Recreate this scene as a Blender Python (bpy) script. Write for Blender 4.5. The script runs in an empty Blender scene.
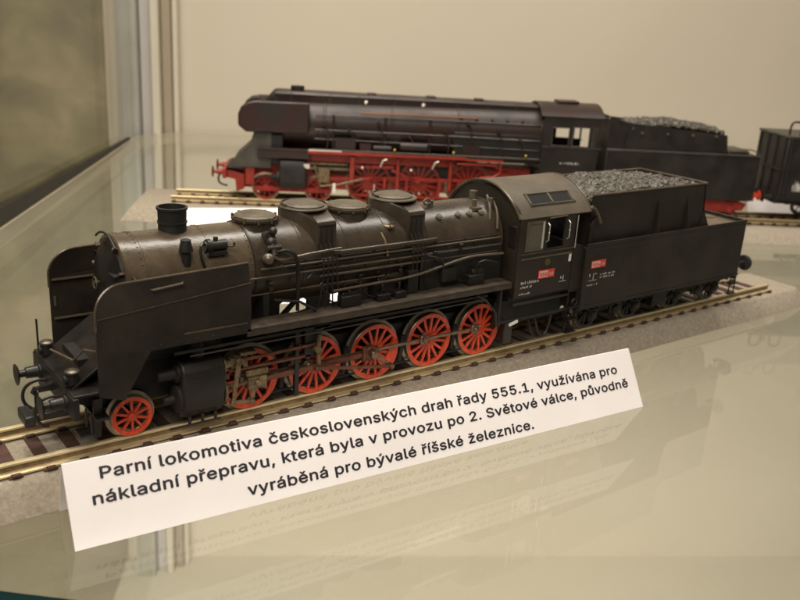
import bpy, bmesh, math, random
from mathutils import Vector, Matrix, noise
random.seed(7)
S = 1/87.0                      # everything below is written in prototype metres and built at model size
sc = bpy.context.scene
COL = sc.collection
PI = math.pi
R = math.radians

# ------------------------------------------------------------------ camera
cam_d = bpy.data.cameras.new('camera'); cam = bpy.data.objects.new('camera', cam_d); COL.objects.link(cam)
cr = Vector((0.80470063, -0.59085983, 0.05780618)); cu = Vector((0.14271065, 0.28703112, 0.94723112)); cf = Vector((0.576273, 0.75398792, -0.31529612))
M_ = Matrix((cr, cu, -cf)).transposed().to_4x4(); M_.translation = Vector((-5.33192, -16.38506, 8.41212))*S
cam.matrix_world = M_
cam_d.sensor_width = 36; cam_d.lens = 863.909/800*36
cam_d.clip_start = .002; cam_d.clip_end = 50
cam_d.dof.use_dof = True; cam_d.dof.focus_distance = 19.5*S; cam_d.dof.aperture_fstop = 30
sc.camera = cam
sc.render.resolution_x = 1024; sc.render.resolution_y = 768
# ------------------------------------------------------------------ light
w = bpy.data.worlds.new('World'); sc.world = w; w.use_nodes = True
bg = w.node_tree.nodes['Background']; bg.inputs[0].default_value = (1, .88, .70, 1); bg.inputs[1].default_value = .11
sc.view_settings.view_transform = 'Standard'; sc.view_settings.look = 'None'; sc.view_settings.exposure = 0.10; sc.view_settings.gamma = 1
C0 = Vector((9.88728, 21.133152, 0)); CA = math.atan2(-.524, .8516)      # the display case stands at this angle
CASE = Matrix.Translation(C0*S) @ Matrix.Rotation(CA, 4, 'Z')
def case_pt(x, y, z): return CASE @ Vector((x*S, y*S, z*S))
def area(name, pos, target, sx, sy, power, col):
    d = bpy.data.lights.new(name, 'AREA'); d.shape = 'RECTANGLE'; d.size = sx*S; d.size_y = sy*S; d.energy = power; d.color = col
    o = bpy.data.objects.new(name, d); COL.objects.link(o); o.location = pos
    o.rotation_euler = (target-pos).to_track_quat('-Z', 'Y').to_euler(); return o
area('case_lamp', case_pt(10, -9, 42), case_pt(9, -3, 0), 60, 9, 2.9, (1, .93, .82))
area('case_spot', case_pt(-1, -22, 40), case_pt(6, -8, 0), 4, 4, .75, (1, .92, .78))
area('hall_lamp', case_pt(-2, -62, 52), case_pt(8, 0, 0), 40, 30, 4.2, (1, .93, .82))
area('lower_fill', case_pt(14, -33, -3), case_pt(16, 12, -38), 80, 6, 1.75, (1, .95, .86)).data.spread = R(84)  # fill light added out of view to brighten the wall below the shelf
# ------------------------------------------------------------------ materials
def nt(m):
    m.use_nodes = True; t = m.node_tree; return t, t.nodes, t.links
def mat(name, col, rough=.5, metal=0, var=0, vscale=4, bump=0, bscale=60, rvar=0, coat=0, col2=None, spec=.5):
    m = bpy.data.materials.new(name); t, N, L = nt(m); b = N['Principled BSDF']
    b.inputs['Base Color'].default_value = (*col, 1); b.inputs['Roughness'].default_value = rough; b.inputs['Metallic'].default_value = metal
    b.inputs['Specular IOR Level'].default_value = spec
    if coat: b.inputs['Coat Weight'].default_value = coat
    tc = N.new('ShaderNodeTexCoord'); mp = N.new('ShaderNodeMapping'); mp.inputs['Scale'].default_value = (87, 87, 87)
    L.new(tc.outputs['Object'], mp.inputs[0])
    if var or rvar:
        n = N.new('ShaderNodeTexNoise'); n.inputs['Scale'].default_value = vscale; n.inputs['Detail'].default_value = 6; n.inputs['Roughness'].default_value = .65
        L.new(mp.outputs[0], n.inputs['Vector'])
        if var:
            r = N.new('ShaderNodeValToRGB'); c2 = col2 or tuple(c*(1+var*2.2) for c in col)
            r.color_ramp.elements[0].position = .32; r.color_ramp.elements[1].position = .72
            r.color_ramp.elements[0].color = (*[c*(1-var) for c in col], 1) if not col2 else (*col, 1)
            r.color_ramp.elements[1].color = (*c2, 1)
            L.new(n.outputs['Fac'], r.inputs[0]); L.new(r.outputs[0], b.inputs['Base Color'])
        if rvar:
            mr = N.new('ShaderNodeMapRange'); mr.inputs['To Min'].default_value = max(.05, rough-rvar); mr.inputs['To Max'].default_value = min(1, rough+rvar)
            mr.inputs['From Min'].default_value = .3; mr.inputs['From Max'].default_value = .7
            L.new(n.outputs['Fac'], mr.inputs['Value']); L.new(mr.outputs[0], b.inputs['Roughness'])
    if bump:
        n2 = N.new('ShaderNodeTexNoise'); n2.inputs['Scale'].default_value = bscale; n2.inputs['Detail'].default_value = 4
        L.new(mp.outputs[0], n2.inputs['Vector'])
        bp = N.new('ShaderNodeBump'); bp.inputs['Strength'].default_value = bump; bp.inputs['Distance'].default_value = .0006
        L.new(n2.outputs['Fac'], bp.inputs['Height']); L.new(bp.outputs[0], b.inputs['Normal'])
    return m
BLK = mat('black_paint', (.010, .0075, .006), .42, var=.35, vscale=1.5, rvar=.1, bump=.08, bscale=25)
BLKM = mat('matt_black_paint', (.008, .0065, .0055), .6, var=.4, vscale=2, bump=.1, bscale=30)
GRN = mat('weathered_dark_paint', (.0185, .0135, .0095), .44, var=.35, vscale=.8, rvar=.1, bump=.06, bscale=20)
SMK = mat('dusty_dark_paint', (.064, .045, .027), .26, var=.3, vscale=1.2, rvar=.06, bump=.07, bscale=18, spec=.7)
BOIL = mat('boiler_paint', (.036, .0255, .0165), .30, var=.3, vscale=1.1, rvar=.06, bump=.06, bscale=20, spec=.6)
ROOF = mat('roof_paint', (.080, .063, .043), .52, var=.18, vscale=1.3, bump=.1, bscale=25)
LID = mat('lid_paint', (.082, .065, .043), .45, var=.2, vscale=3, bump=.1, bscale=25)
PIPE = mat('pipe_paint', (.078, .059, .038), .45, var=.25, vscale=3)
DKPIPE = mat('dark_pipe_paint', (.016, .014, .012), .4, var=.25, vscale=3)
RED = mat('red_paint', (.88, .095, .028), .38, var=.3, vscale=7, col2=(.46, .040, .014), bump=.08, bscale=20)
DRED = mat('dull_red_paint', (.25, .017, .008), .5, var=.3, vscale=3)
BROWNRED = mat('dirty_red_rod', (.125, .048, .027), .40, metal=.45, var=.3, vscale=5)
ROD = mat('oiled_rod_steel', (.16, .108, .07), .32, metal=.7, var=.35, vscale=5)
BRASS = mat('oily_valve_gear', (.15, .108, .058), .40, metal=.5, var=.45, vscale=8)
STEEL = mat('wheel_steel', (.30, .26, .20), .32, metal=.8, var=.2, vscale=3)
TYRE = mat('dark_tyre_steel', (.05, .043, .036), .38, metal=.7)
RAIL = mat('nickel_rail', (.86, .72, .45), .42, metal=.75, var=.05, vscale=3, rvar=.05)
WEB = mat('tarnished_rail_web', (.20, .135, .065), .5, metal=.4, var=.25, vscale=6)
REARRED = mat('rear_red_paint', (.25, .021, .009), .45, var=.2, vscale=3)
SLEEP = mat('brown_sleeper', (.060, .026, .018), .6, var=.3, vscale=5, bump=.15, bscale=25)
BOARD = mat('running_board_paint', (.040, .029, .0195), .5, var=.35, vscale=2.5, rvar=.1, bump=.1, bscale=20)
GLASSY = mat('cab_pane', (.10, .085, .06), .12, spec=.9)
DARK = mat('cab_darkness', (.004, .004, .004), .8)  # near-black standing in for shade inside the cab and its vent openings
WHITE = mat('white_lettering', (.75, .72, .66), .6)
WRED = mat('plate_red', (.62, .05, .035), .5)
PLATEW = mat('plate_pink', (.72, .42, .34), .5)
BRIGHT = mat('bright_fitting', (.75, .70, .6), .3, metal=.6)
LAMPTOP = mat('lamp_top', (.10, .078, .055), .3, metal=.4)
CARD = mat('white_card', (.86, .80, .785), .75, var=.025, vscale=.35, bump=.04, bscale=8)
INK = mat('black_ink', (.018, .014, .020), .6)
COALM = mat('coal', (.020, .018, .016), .34, var=.6, vscale=5, bump=.5, bscale=12, rvar=.15, col2=(.115, .098, .074))
YEL = mat('yellow_fitting', (.6, .42, .04), .4)
ALU = mat('aluminium', (.50, .48, .43), .38, metal=.55, var=.05, vscale=.6)
ALUW = mat('cream_strip', (.56, .50, .40), .45)
ALUD = mat('brown_strip', (.31, .25, .18), .5)
ALUP = mat('grey_strip', (.42, .39, .37), .45)
BANDM = mat('dark_brown_band', (.014, .009, .0045), .7, var=.3, vscale=.6)
BLUISH = mat('blue_fitting', (.09, .12, .24), .4)

def wallmat(name, c1, c2, sc_, rough=.8, detail=5, c3=None):
    m = bpy.data.materials.new(name); t, N, L = nt(m); b = N['Principled BSDF']; b.inputs['Roughness'].default_value = rough
    tc = N.new('ShaderNodeTexCoord'); n = N.new('ShaderNodeTexNoise'); n.inputs['Scale'].default_value = sc_; n.inputs['Detail'].default_value = detail; n.inputs['Distortion'].default_value = .6
    L.new(tc.outputs['Object'], n.inputs['Vector']); r = N.new('ShaderNodeValToRGB')
    r.color_ramp.elements[0].position = .34; r.color_ramp.elements[1].position = .66
    r.color_ramp.elements[0].color = (*c1, 1); r.color_ramp.elements[1].color = (*c2, 1)
    if c3: e = r.color_ramp.elements.new(.52); e.color = (*c3, 1)
    L.new(n.outputs['Fac'], r.inputs[0]); L.new(r.outputs[0], b.inputs['Base Color']); return m
WALL = wallmat('cream_wall', (.505, .442, .352), (.57, .502, .405), 2.2, detail=8)
FLOORM = wallmat('cream_floor', (.50, .45, .36), (.54, .485, .39), 4)
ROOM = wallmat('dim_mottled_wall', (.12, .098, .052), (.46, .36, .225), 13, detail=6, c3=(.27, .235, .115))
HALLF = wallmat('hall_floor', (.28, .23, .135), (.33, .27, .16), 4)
def bedmat():
    m = bpy.data.materials.new('speckled_foam'); t, N, L = nt(m); b = N['Principled BSDF']; b.inputs['Roughness'].default_value = .85
    tc = N.new('ShaderNodeTexCoord'); mp = N.new('ShaderNodeMapping'); mp.inputs['Scale'].default_value = (87, 87, 87); L.new(tc.outputs['Object'], mp.inputs[0])
    n = N.new('ShaderNodeTexNoise'); n.inputs['Scale'].default_value = 9; n.inputs['Detail'].default_value = 8; n.inputs['Roughness'].default_value = .8; L.new(mp.outputs[0], n.inputs[0])
    r = N.new('ShaderNodeValToRGB'); e = r.color_ramp.elements; e[0].position = .3; e[0].color = (.20, .165, .122, 1); e[1].position = .75; e[1].color = (.46, .39, .30, 1)
    L.new(n.outputs['Fac'], r.inputs[0])
    v = N.new('ShaderNodeTexVoronoi'); v.inputs['Scale'].default_value = 9; L.new(mp.outputs[0], v.inputs[0])
    lt = N.new('ShaderNodeMath'); lt.operation = 'LESS_THAN'; lt.inputs[1].default_value = .11; L.new(v.outputs['Distance'], lt.inputs[0])
    sep = N.new('ShaderNodeSeparateColor'); L.new(v.outputs['Color'], sep.inputs[0])
    gt = N.new('ShaderNodeMath'); gt.operation = 'GREATER_THAN'; gt.inputs[1].default_value = .80; L.new(sep.outputs[0], gt.inputs[0])
    mu = N.new('ShaderNodeMath'); mu.operation = 'MULTIPLY'; L.new(lt.outputs[0], mu.inputs[0]); L.new(gt.outputs[0], mu.inputs[1])
    mx = N.new('ShaderNodeMix'); mx.data_type = 'RGBA'; L.new(mu.outputs[0], mx.inputs[0]); L.new(r.outputs[0], mx.inputs[6]); mx.inputs[7].default_value = (.85, .8, .68, 1)
    L.new(mx.outputs[2], b.inputs['Base Color'])
    bp = N.new('ShaderNodeBump'); bp.inputs['Strength'].default_value = .5; bp.inputs['Distance'].default_value = .0006; L.new(n.outputs['Fac'], bp.inputs['Height']); L.new(bp.outputs[0], b.inputs['Normal'])
    return m
BED = bedmat()
def glassmat(name, tint, f0, rough, gain=1.0, dust=0):
    # thin architectural glass: clear transmission plus Schlick reflection on both faces
    m = bpy.data.materials.new(name); t, N, L = nt(m); N.remove(N['Principled BSDF']); out = N['Material Output']
    g = N.new('ShaderNodeNewGeometry'); d = N.new('ShaderNodeVectorMath'); d.operation = 'DOT_PRODUCT'
    L.new(g.outputs['Normal'], d.inputs[0]); L.new(g.outputs['Incoming'], d.inputs[1])
    a = N.new('ShaderNodeMath'); a.operation = 'ABSOLUTE'; L.new(d.outputs['Value'], a.inputs[0])
    s = N.new('ShaderNodeMath'); s.operation = 'SUBTRACT'; s.inputs[0].default_value = 1; L.new(a.outputs[0], s.inputs[1])
    p = N.new('ShaderNodeMath'); p.operation = 'POWER'; p.inputs[1].default_value = 5; L.new(s.outputs[0], p.inputs[0])
    k = N.new('ShaderNodeMath'); k.operation = 'MULTIPLY_ADD'; k.inputs[1].default_value = (1-f0)*gain; k.inputs[2].default_value = f0; L.new(p.outputs[0], k.inputs[0])
    tr = N.new('ShaderNodeBsdfTransparent'); tr.inputs[0].default_value = (*tint, 1)
    gl = N.new('ShaderNodeBsdfGlossy'); gl.inputs['Roughness'].default_value = rough; gl.inputs[0].default_value = (1, 1, 1, 1)
    mx = N.new('ShaderNodeMixShader'); L.new(k.outputs[0], mx.inputs[0]); L.new(tr.outputs[0], mx.inputs[1]); L.new(gl.outputs[0], mx.inputs[2])
    if dust:                                                    # thin uneven film of dust and wiping smears
        tc = N.new('ShaderNodeTexCoord'); nz = N.new('ShaderNodeTexNoise'); nz.inputs['Scale'].default_value = 14; nz.inputs['Detail'].default_value = 8; nz.inputs['Distortion'].default_value = 1.2; L.new(tc.outputs['Object'], nz.inputs[0])
        mr = N.new('ShaderNodeMapRange'); mr.inputs['From Min'].default_value = .35; mr.inputs['From Max'].default_value = .7; mr.inputs['To Min'].default_value = dust*.5; mr.inputs['To Max'].default_value = dust*1.5; L.new(nz.outputs['Fac'], mr.inputs['Value'])
        df = N.new('ShaderNodeBsdfDiffuse'); df.inputs[0].default_value = (.66, .65, .58, 1); m2 = N.new('ShaderNodeMixShader'); L.new(mr.outputs[0], m2.inputs[0]); L.new(mx.outputs[0], m2.inputs[1]); L.new(df.outputs[0], m2.inputs[2]); mx = m2
        m3 = N.new('ShaderNodeMapRange'); m3.inputs['From Min'].default_value = .35; m3.inputs['From Max'].default_value = .7; m3.inputs['To Min'].default_value = rough*.5; m3.inputs['To Max'].default_value = rough*2; L.new(nz.outputs['Fac'], m3.inputs['Value']); L.new(m3.outputs[0], gl.inputs['Roughness'])
    L.new(mx.outputs[0], out.inputs[0]); return m
SHELFG = glassmat('shelf_glass', (.975, .985, .96), .056, .018, .9, .035)
PANEG = glassmat('pane_glass', (.97, .975, .95), .035, .0, .35)
EDGEG = mat('green_glass_edge', (.010, .040, .042), .25)
EDGEL = mat('polished_glass_edge', (.42, .37, .27), .35)

# ------------------------------------------------------------------ mesh helpers
class MB:
    def __init__(s): s.b = bmesh.new()
    def face(s, pts):
        try: return s.b.faces.new([s.b.verts.new(p) for p in pts])
        except ValueError: pass
    def box(s, x0, x1, y0, y1, z0, z1):
        v = [s.b.verts.new((x, y, z)) for x in (x0, x1) for y in (y0, y1) for z in (z0, z1)]
        for f in ((0,1,3,2),(4,6,7,5),(0,4,5,1),(2,3,7,6),(0,2,6,4),(1,5,7,3)): s.b.faces.new([v[i] for i in f])
        return s
    def obox(s, c, ax, ay, az):         # oriented box from centre and half-axes
        c = Vector(c); v = [s.b.verts.new(c+i*Vector(ax)+j*Vector(ay)+k*Vector(az)) for i in (-1,1) for j in (-1,1) for k in (-1,1)]
        for f in ((0,1,3,2),(4,6,7,5),(0,4,5,1),(2,3,7,6),(0,2,6,4),(1,5,7,3)): s.b.faces.new([v[i] for i in f])
        return s
    def prism(s, pts, d):               # polygon (3-D points) pushed along d
        d = Vector(d); a = [s.b.verts.new(p) for p in pts]; b = [s.b.verts.new(Vector(p)+d) for p in pts]; n = len(a)
        s.b.faces.new(a[::-1]); s.b.faces.new(b)
        for i in range(n): s.b.faces.new((a[i], a[(i+1)%n], b[(i+1)%n], b[i]))
        return s
    def xz(s, pts, y0, y1): return s.prism([(x, y0, z) for x, z in pts], (0, y1-y0, 0))
    def yz(s, pts, x0, x1): return s.prism([(x0, y, z) for y, z in pts], (x1-x0, 0, 0))
    def xy(s, pts, z0, z1): return s.prism([(x, y, z0) for x, y in pts], (0, 0, z1-z0))
    def lathe(s, c, ax, prof, n=32, cap=True):      # prof: (distance along axis, radius)
        c = Vector(c); ax = Vector(ax).normalized(); u = ax.orthogonal().normalized(); v = ax.cross(u); rings = []
        for d, r in prof:
            rings.append([s.b.verts.new(c+ax*d+(u*math.cos(2*PI*i/n)+v*math.sin(2*PI*i/n))*max(r, 1e-4)) for i in range(n)])
        for a, b in zip(rings, rings[1:]):
            for i in range(n): s.b.faces.new((a[i], a[(i+1)%n], b[(i+1)%n], b[i]))
        if cap: s.b.faces.new(rings[0][::-1]); s.b.faces.new(rings[-1])
        return s
    def cyl(s, p0, p1, r, n=16, r1=None):
        p0 = Vector(p0); p1 = Vector(p1); l = (p1-p0).length
        return s.lathe(p0, p1-p0, [(0, r), (l, r if r1 is None else r1)], n)
    def tube(s, pts, r, n=8, smooth=0):
        P = [Vector(p) for p in pts]
        for _ in range(smooth):
            Q = [P[0]]
            for a, b in zip(P, P[1:]): Q += [a*.75+b*.25, a*.25+b*.75]
            P = Q+[P[-1]]
        rings = []; up = None
        for i, p in enumerate(P):
            t = (P[min(i+1, len(P)-1)]-P[max(i-1, 0)]).normalized()
            if up is None: up = t.orthogonal().normalized()
            up = (up-t*up.dot(t)).normalized(); v = t.cross(up)
            rings.append([s.b.verts.new(p+(up*math.cos(2*PI*k/n)+v*math.sin(2*PI*k/n))*r) for k in range(n)])
        for a, b in zip(rings, rings[1:]):
            for k in range(n): s.b.faces.new((a[k], a[(k+1)%n], b[(k+1)%n], b[k]))
        s.b.faces.new(rings[0][::-1]); s.b.faces.new(rings[-1]); return s
    def ball(s, c, r, n=12): 
        return s.lathe(Vector(c)-Vector((0,0,r)), (0,0,1), [(r-r*math.cos(PI*i/6), r*math.sin(PI*i/6)) for i in range(7)], n)
    def build(s, name, m, parent=None, loc=(0,0,0), off=(0,0,0), bev=0, ang=35):
        bmesh.ops.recalc_face_normals(s.b, faces=s.b.faces)
        me = bpy.data.meshes.new(name); o3 = Vector(off)
        for v in s.b.verts: v.co = (v.co-o3)*S
        for f in s.b.faces: f.smooth = True
        s.b.to_mesh(me); s.b.free(); me.set_sharp_from_angle(angle=R(ang))
        ob = bpy.data.objects.new(name, me); COL.objects.link(ob); me.materials.append(m)
        ob.location = Vector(loc)*S
        if parent: ob.parent = parent
        if bev:
            b = ob.modifiers.new('bevel', 'BEVEL'); b.width = bev*S; b.segments = 2; b.limit_method = 'ANGLE'; b.angle_limit = R(40)
        return ob
def tag(o, label=None, cat=None, group=None, kind=None):
    if label: o['label'] = label
    if cat: o['category'] = cat
    if group: o['group'] = group
    if kind: o['kind'] = kind
    return o
def empty(name, mtx, label, cat, group=None):
    o = bpy.data.objects.new(name, None); COL.objects.link(o); o.matrix_world = mtx; o.empty_display_size = .01
    return tag(o, label, cat, group)
def put(src, parent, loc, rot=None):
    c = src.copy(); COL.objects.link(c); c.parent = parent; c.location = Vector(loc)*S
    if rot: c.rotation_euler = rot
    for ch in list(src.children):
        d = ch.copy(); COL.objects.link(d); d.parent = c
    return c
def arc(cx, cz, r, a0, a1, n=12): return [(cx+r*math.cos(R(a0+(a1-a0)*i/n)), cz+r*math.sin(R(a0+(a1-a0)*i/n))) for i in range(n+1)]
FONT = None
try: FONT = bpy.data.fonts.load(bpy.utils.system_resource('DATAFILES', path='fonts')+'/Inter.woff2')
except Exception: FONT = None
def text_mesh(body, size, name, m, parent, mtx, width=None, bold=0):
    from mathutils.geometry import interpolate_bezier, delaunay_2d_cdt
    cd = bpy.data.curves.new(name, 'FONT'); cd.body = body; cd.size = size
    if FONT: cd.font = FONT; cd.space_character = 1.04
    t = bpy.data.objects.new(name, cd); COL.objects.link(t)
    cv = t.to_curve(bpy.context.evaluated_depsgraph_get()); loops = []
    for sp in cv.splines:
        P = sp.bezier_points; L_ = []
        for a, b in zip(P, list(P[1:])+[P[0]]):
            straight = (a.handle_right-a.co).length < 1e-6 and (b.handle_left-b.co).length < 1e-6
            L_ += [q.copy() for q in interpolate_bezier(a.co, a.handle_right, b.handle_left, b.co, 2 if straight else 6)[:-1]]
        Q = []
        for q in L_:
            if not Q or (q-Q[-1]).length > 1e-5: Q.append(q)
        if len(Q) > 2 and (Q[0]-Q[-1]).length < 1e-5: Q.pop()
        if len(Q) > 2: loops.append(Q)
    t.to_curve_clear(); bpy.data.objects.remove(t)
    def winding(p, Q):
        c = 0
        for a, b in zip(Q, Q[1:]+Q[:1]):
            if (a.y > p.y) != (b.y > p.y) and p.x < (b.x-a.x)*(p.y-a.y)/(b.y-a.y)+a.x: c += 1 if b.y > a.y else -1
        return c
    xs = [q.x for Q in loops for q in Q]; x0, x1 = min(xs), max(xs); k = (width/(x1-x0)) if width else 1
    loops.sort(key=lambda Q: min(q.x for q in Q)); glyphs = []; hi = -1e9          # contours that overlap in x make one glyph
    for Q in loops:
        if min(q.x for q in Q) > hi-1e-4: glyphs.append([])
        glyphs[-1].append(Q); hi = max(hi, max(q.x for q in Q))
    bb = bmesh.new()
    for G in glyphs:
        pts = []; ed = []
        for Q in G:
            n0 = len(pts); pts += [Vector((q.x, q.y)) for q in Q]; ed += [(n0+a, n0+(a+1) % len(Q)) for a in range(len(Q))]
        vv, _, ff, _, _, _ = delaunay_2d_cdt(pts, ed, [], 0, 1e-6)
        vs = [bb.verts.new((mtx @ Vector(((q.x-x0)*k, q.y, 0)))*S) for q in vv]
        for f in ff:
            c = sum((vv[a] for a in f), Vector((0, 0)))/len(f)
            if sum(winding(c, Q) for Q in G) != 0:
                try: bb.faces.new([vs[a] for a in f])
                except ValueError: pass
    bmesh.ops.delete(bb, geom=[v for v in bb.verts if not v.link_faces], context='VERTS')
    bmesh.ops.recalc_face_normals(bb, faces=bb.faces)
    me = bpy.data.meshes.new(name); bb.to_mesh(me); bb.free()
    if bold:                                    # heavier strokes: the outline repeated a hair to each side and above
        bb = bmesh.new()
        for k_, (dx_, dz_) in enumerate(((0, 0), (-bold, 0), (bold, 0), (0, bold*.8), (0, -bold*.8))):
            n0 = len(bb.verts); bb.from_mesh(me); bb.verts.ensure_lookup_table(); sh_ = (mtx.to_3x3() @ Vector((dx_, dz_, .0008*k_)))*S
            for v in bb.verts[n0:]: v.co += sh_
        bb.to_mesh(me); bb.free()
    me.name = name; ob = bpy.data.objects.new(name, me); COL.objects.link(ob); me.materials.clear(); me.materials.append(m)
    if parent: ob.parent = parent
    return ob

# ================================================================== the setting
ZG = -.85                                                        # top of the glass shelf
TH = .75                                                         # its thickness
def struct(name, mb, m, mtx=CASE, **k):
    o = mb.build(name, m, **k); o.matrix_world = mtx; o['kind'] = 'structure'; return o
ZF = -38.0                                                        # floor of the cabinet
struct('back_wall', MB().box(-9, 150, 26.2, 28, ZF-1, 75), WALL)
struct('cabinet_floor', MB().box(-9, 150, -45, 26.195, ZF-1, ZF), FLOORM)
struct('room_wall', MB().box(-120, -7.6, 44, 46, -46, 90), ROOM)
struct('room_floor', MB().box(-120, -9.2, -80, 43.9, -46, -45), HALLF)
# glass shelf, rounded front left and back left corner
sh = empty('glass_shelf', CASE @ Matrix.Translation((0, 0, ZG*S)), 'clear glass display shelf carrying both model railways and their label cards', 'shelf')
def rr(x0, x1, y0, y1, r, n=8, r2=4.6):
    return ([(x0+r-r*math.cos(R(90*i/n)), y0+r-r*math.sin(R(90*i/n))) for i in range(n+1)] + [(1.6, y0+.1), (3.0, y0-.17), (8, y0-1.25), (30, y0-3.3), (x1, y0-3.3), (x1, y1)] +
            [(x0+r2-r2*math.sin(R(90*i/n)), y1-r2+r2*math.cos(R(90*i/n))) for i in range(n+1)])
outl = rr(-6.15, 110, -27.75, 25.3, 1.6)
top = MB(); top.face([(x, y, 0) for x, y in outl]); top.face([(x, y, -TH) for x, y in outl][::-1])
top.build('glass_sheet', SHELFG, sh)
n = len(outl)
for nm, mm, front in (('front_edge', EDGEG, True), ('rear_edge', EDGEL, False)):
    e = MB()
    for i in range(n):
        a, b = outl[i], outl[(i+1) % n]
        if (a[1] < -20 and b[1] < -20) == front: e.face([(*a, 0), (*a, -TH), (*b, -TH), (*b, 0)])
    e.build(nm, mm, sh)
ch = MB(); ch.tube([(-6.17, y, -.02) for y in (-26, -10, 5, 20.7)]+[(-6.17+4.6-4.6*math.cos(R(a)), 20.7+4.6*math.sin(R(a)), -.02) for a in range(10, 91, 10)]+[(30, 25.3, -.02), (110, 25.3, -.02)], .045, 6)
ch.build('polished_arris', EDGEL, sh)
# side pane, bar under it, corner post
pane = MB().box(-6.75, -6.45, -30, 23.2, ZF, 75).build('side_pane', PANEG); pane.matrix_world = CASE
tag(pane, 'large clear glass pane closing the left side of the display case', 'glass pane')
bar = MB(); bar.prism([(-6.42, -30, -.80), (-6.42, -30, .55), (-6.42, 20.5, -.66), (-6.42, 20.5, -.84)], (.20, 0, 0))  # long dark brown wedge, tapering towards the back
bar = bar.build('shelf_side_band', BANDM, bev=.04); bar.matrix_world = CASE
tag(bar, 'long dark brown tapering strip along the left edge of the glass shelf', 'band')
post = empty('corner_post', CASE @ Matrix.Translation((-5.3*S, 24.3*S, ZF*S)), 'grey and cream aluminium corner post at the back left of the case', 'post')
def pst(x0, x1, y0, m, name): MB().box(x0-.35, x1-.35, y0, 26.15, ZF, 75).build(name, m, post, off=(-5.3, 24.3, ZF), bev=.08)
pst(-7.25, -5.82, 23.3, ALU, 'outer_profile'); pst(-5.78, -5.02, 24.1, ALUP, 'grey_strip'); pst(-4.98, -4.42, 23.7, ALUW, 'cream_strip'); pst(-4.38, -3.72, 24.6, ALUD, 'brown_strip'); pst(-3.68, -3.3, 24.9, ALUW, 'cream_strip')

# ================================================================== track on foam bed
def track(mtx, x0, x1, bx0, bx1, label, bed_top=-.27, hw=1.08, bw=1.46, first=None):
    t = empty('display_track', mtx @ Matrix.Translation((0, 0, ZG*S)), label, 'track')
    off = (0, 0, ZG)
    b = MB(); n = max(2, int((bx1-bx0)/.25))
    # trapezoid bed with softly rounded shoulders
    prof = [(-bw, ZG+.012), (-bw+.02, ZG+.05), (-hw-.06, bed_top-.05), (-hw+.02, bed_top), (hw-.02, bed_top), (hw+.06, bed_top-.05), (bw-.02, ZG+.05), (bw, ZG+.012)]
    def ring(x, ins): 
        return [b.b.verts.new((x, y*(1-ins*.16), z)) for y, z in prof]
    rings = [ring(bx0, 0), ring(bx0+.45, 0)] + [ring(bx0+.45+(bx1-bx0-.9)*i/n, 0) for i in range(1, n+1)] + [ring(bx1, .6)]
    for q, rg in ((0, -1), (-1, 1)):
        for v, (y, z) in zip(rings[q], prof): v.co.x += rg*((bed_top-z)/(bed_top-ZG))*.42
    for a, c in zip(rings, rings[1:]):
        for i in range(len(prof)): b.b.faces.new((a[i], a[(i+1) % len(prof)], c[(i+1) % len(prof)], c[i]))
    b.b.faces.new(rings[0][::-1]); b.b.faces.new(rings[-1])
    b.build('foam_bed', BED, t, off=off)
    rp = [(-.14, -.225), (-.14, -.19), (-.03, -.165), (-.022, -.075), (-.052, -.055), (-.052, -.012), (-.040, 0), (.040, 0), (.052, -.012), (.052, -.055), (.022, -.075), (.03, -.165), (.14, -.19), (.14, -.225)]
    for sy in (-.745, .745):
        ro_ = MB().yz([(sy+y, z) for y, z in rp], x0, x1).build('rail', RAIL, t, off=off)
        ro_.data.materials.append(WEB)
        for p in ro_.data.polygons:
            zc_ = p.center.z/S+ZG
            if -.17 < zc_ < -.05 and abs(p.normal.x) < .5: p.material_index = 1
    sl = MB().box(-.13, .13, -.93, .93, -.34, -.228)
    for sy in (-.745, .745):
        for q in (-1, 1): sl.box(-.085, .085, sy+q*.19-.045, sy+q*.19+.045, -.228, -.165)
    s0 = sl.build('sleeper', SLEEP, t, off=(0, 0, -.3), bev=.012)
    x = x0+.15; k = 0
    while x < x1-.05:
        if k == 0: s0.location = Vector((x, 0, -.3-ZG))*S
        else: put(s0, t, (x, random.uniform(-.015, .015), -.3-ZG))
        x += .63; k += 1
    return t
IDM = Matrix.Identity(4)
track(IDM, -6.2, 23.05, -6.6, 24.62, 'brass coloured track on speckled grey foam bed under the front locomotive')
track(CASE, .02, 36, -1.5, 36.8, 'brass coloured track on grey foam bed under the rear black and red locomotive', bed_top=-.30, hw=2.0, bw=2.55)

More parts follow.
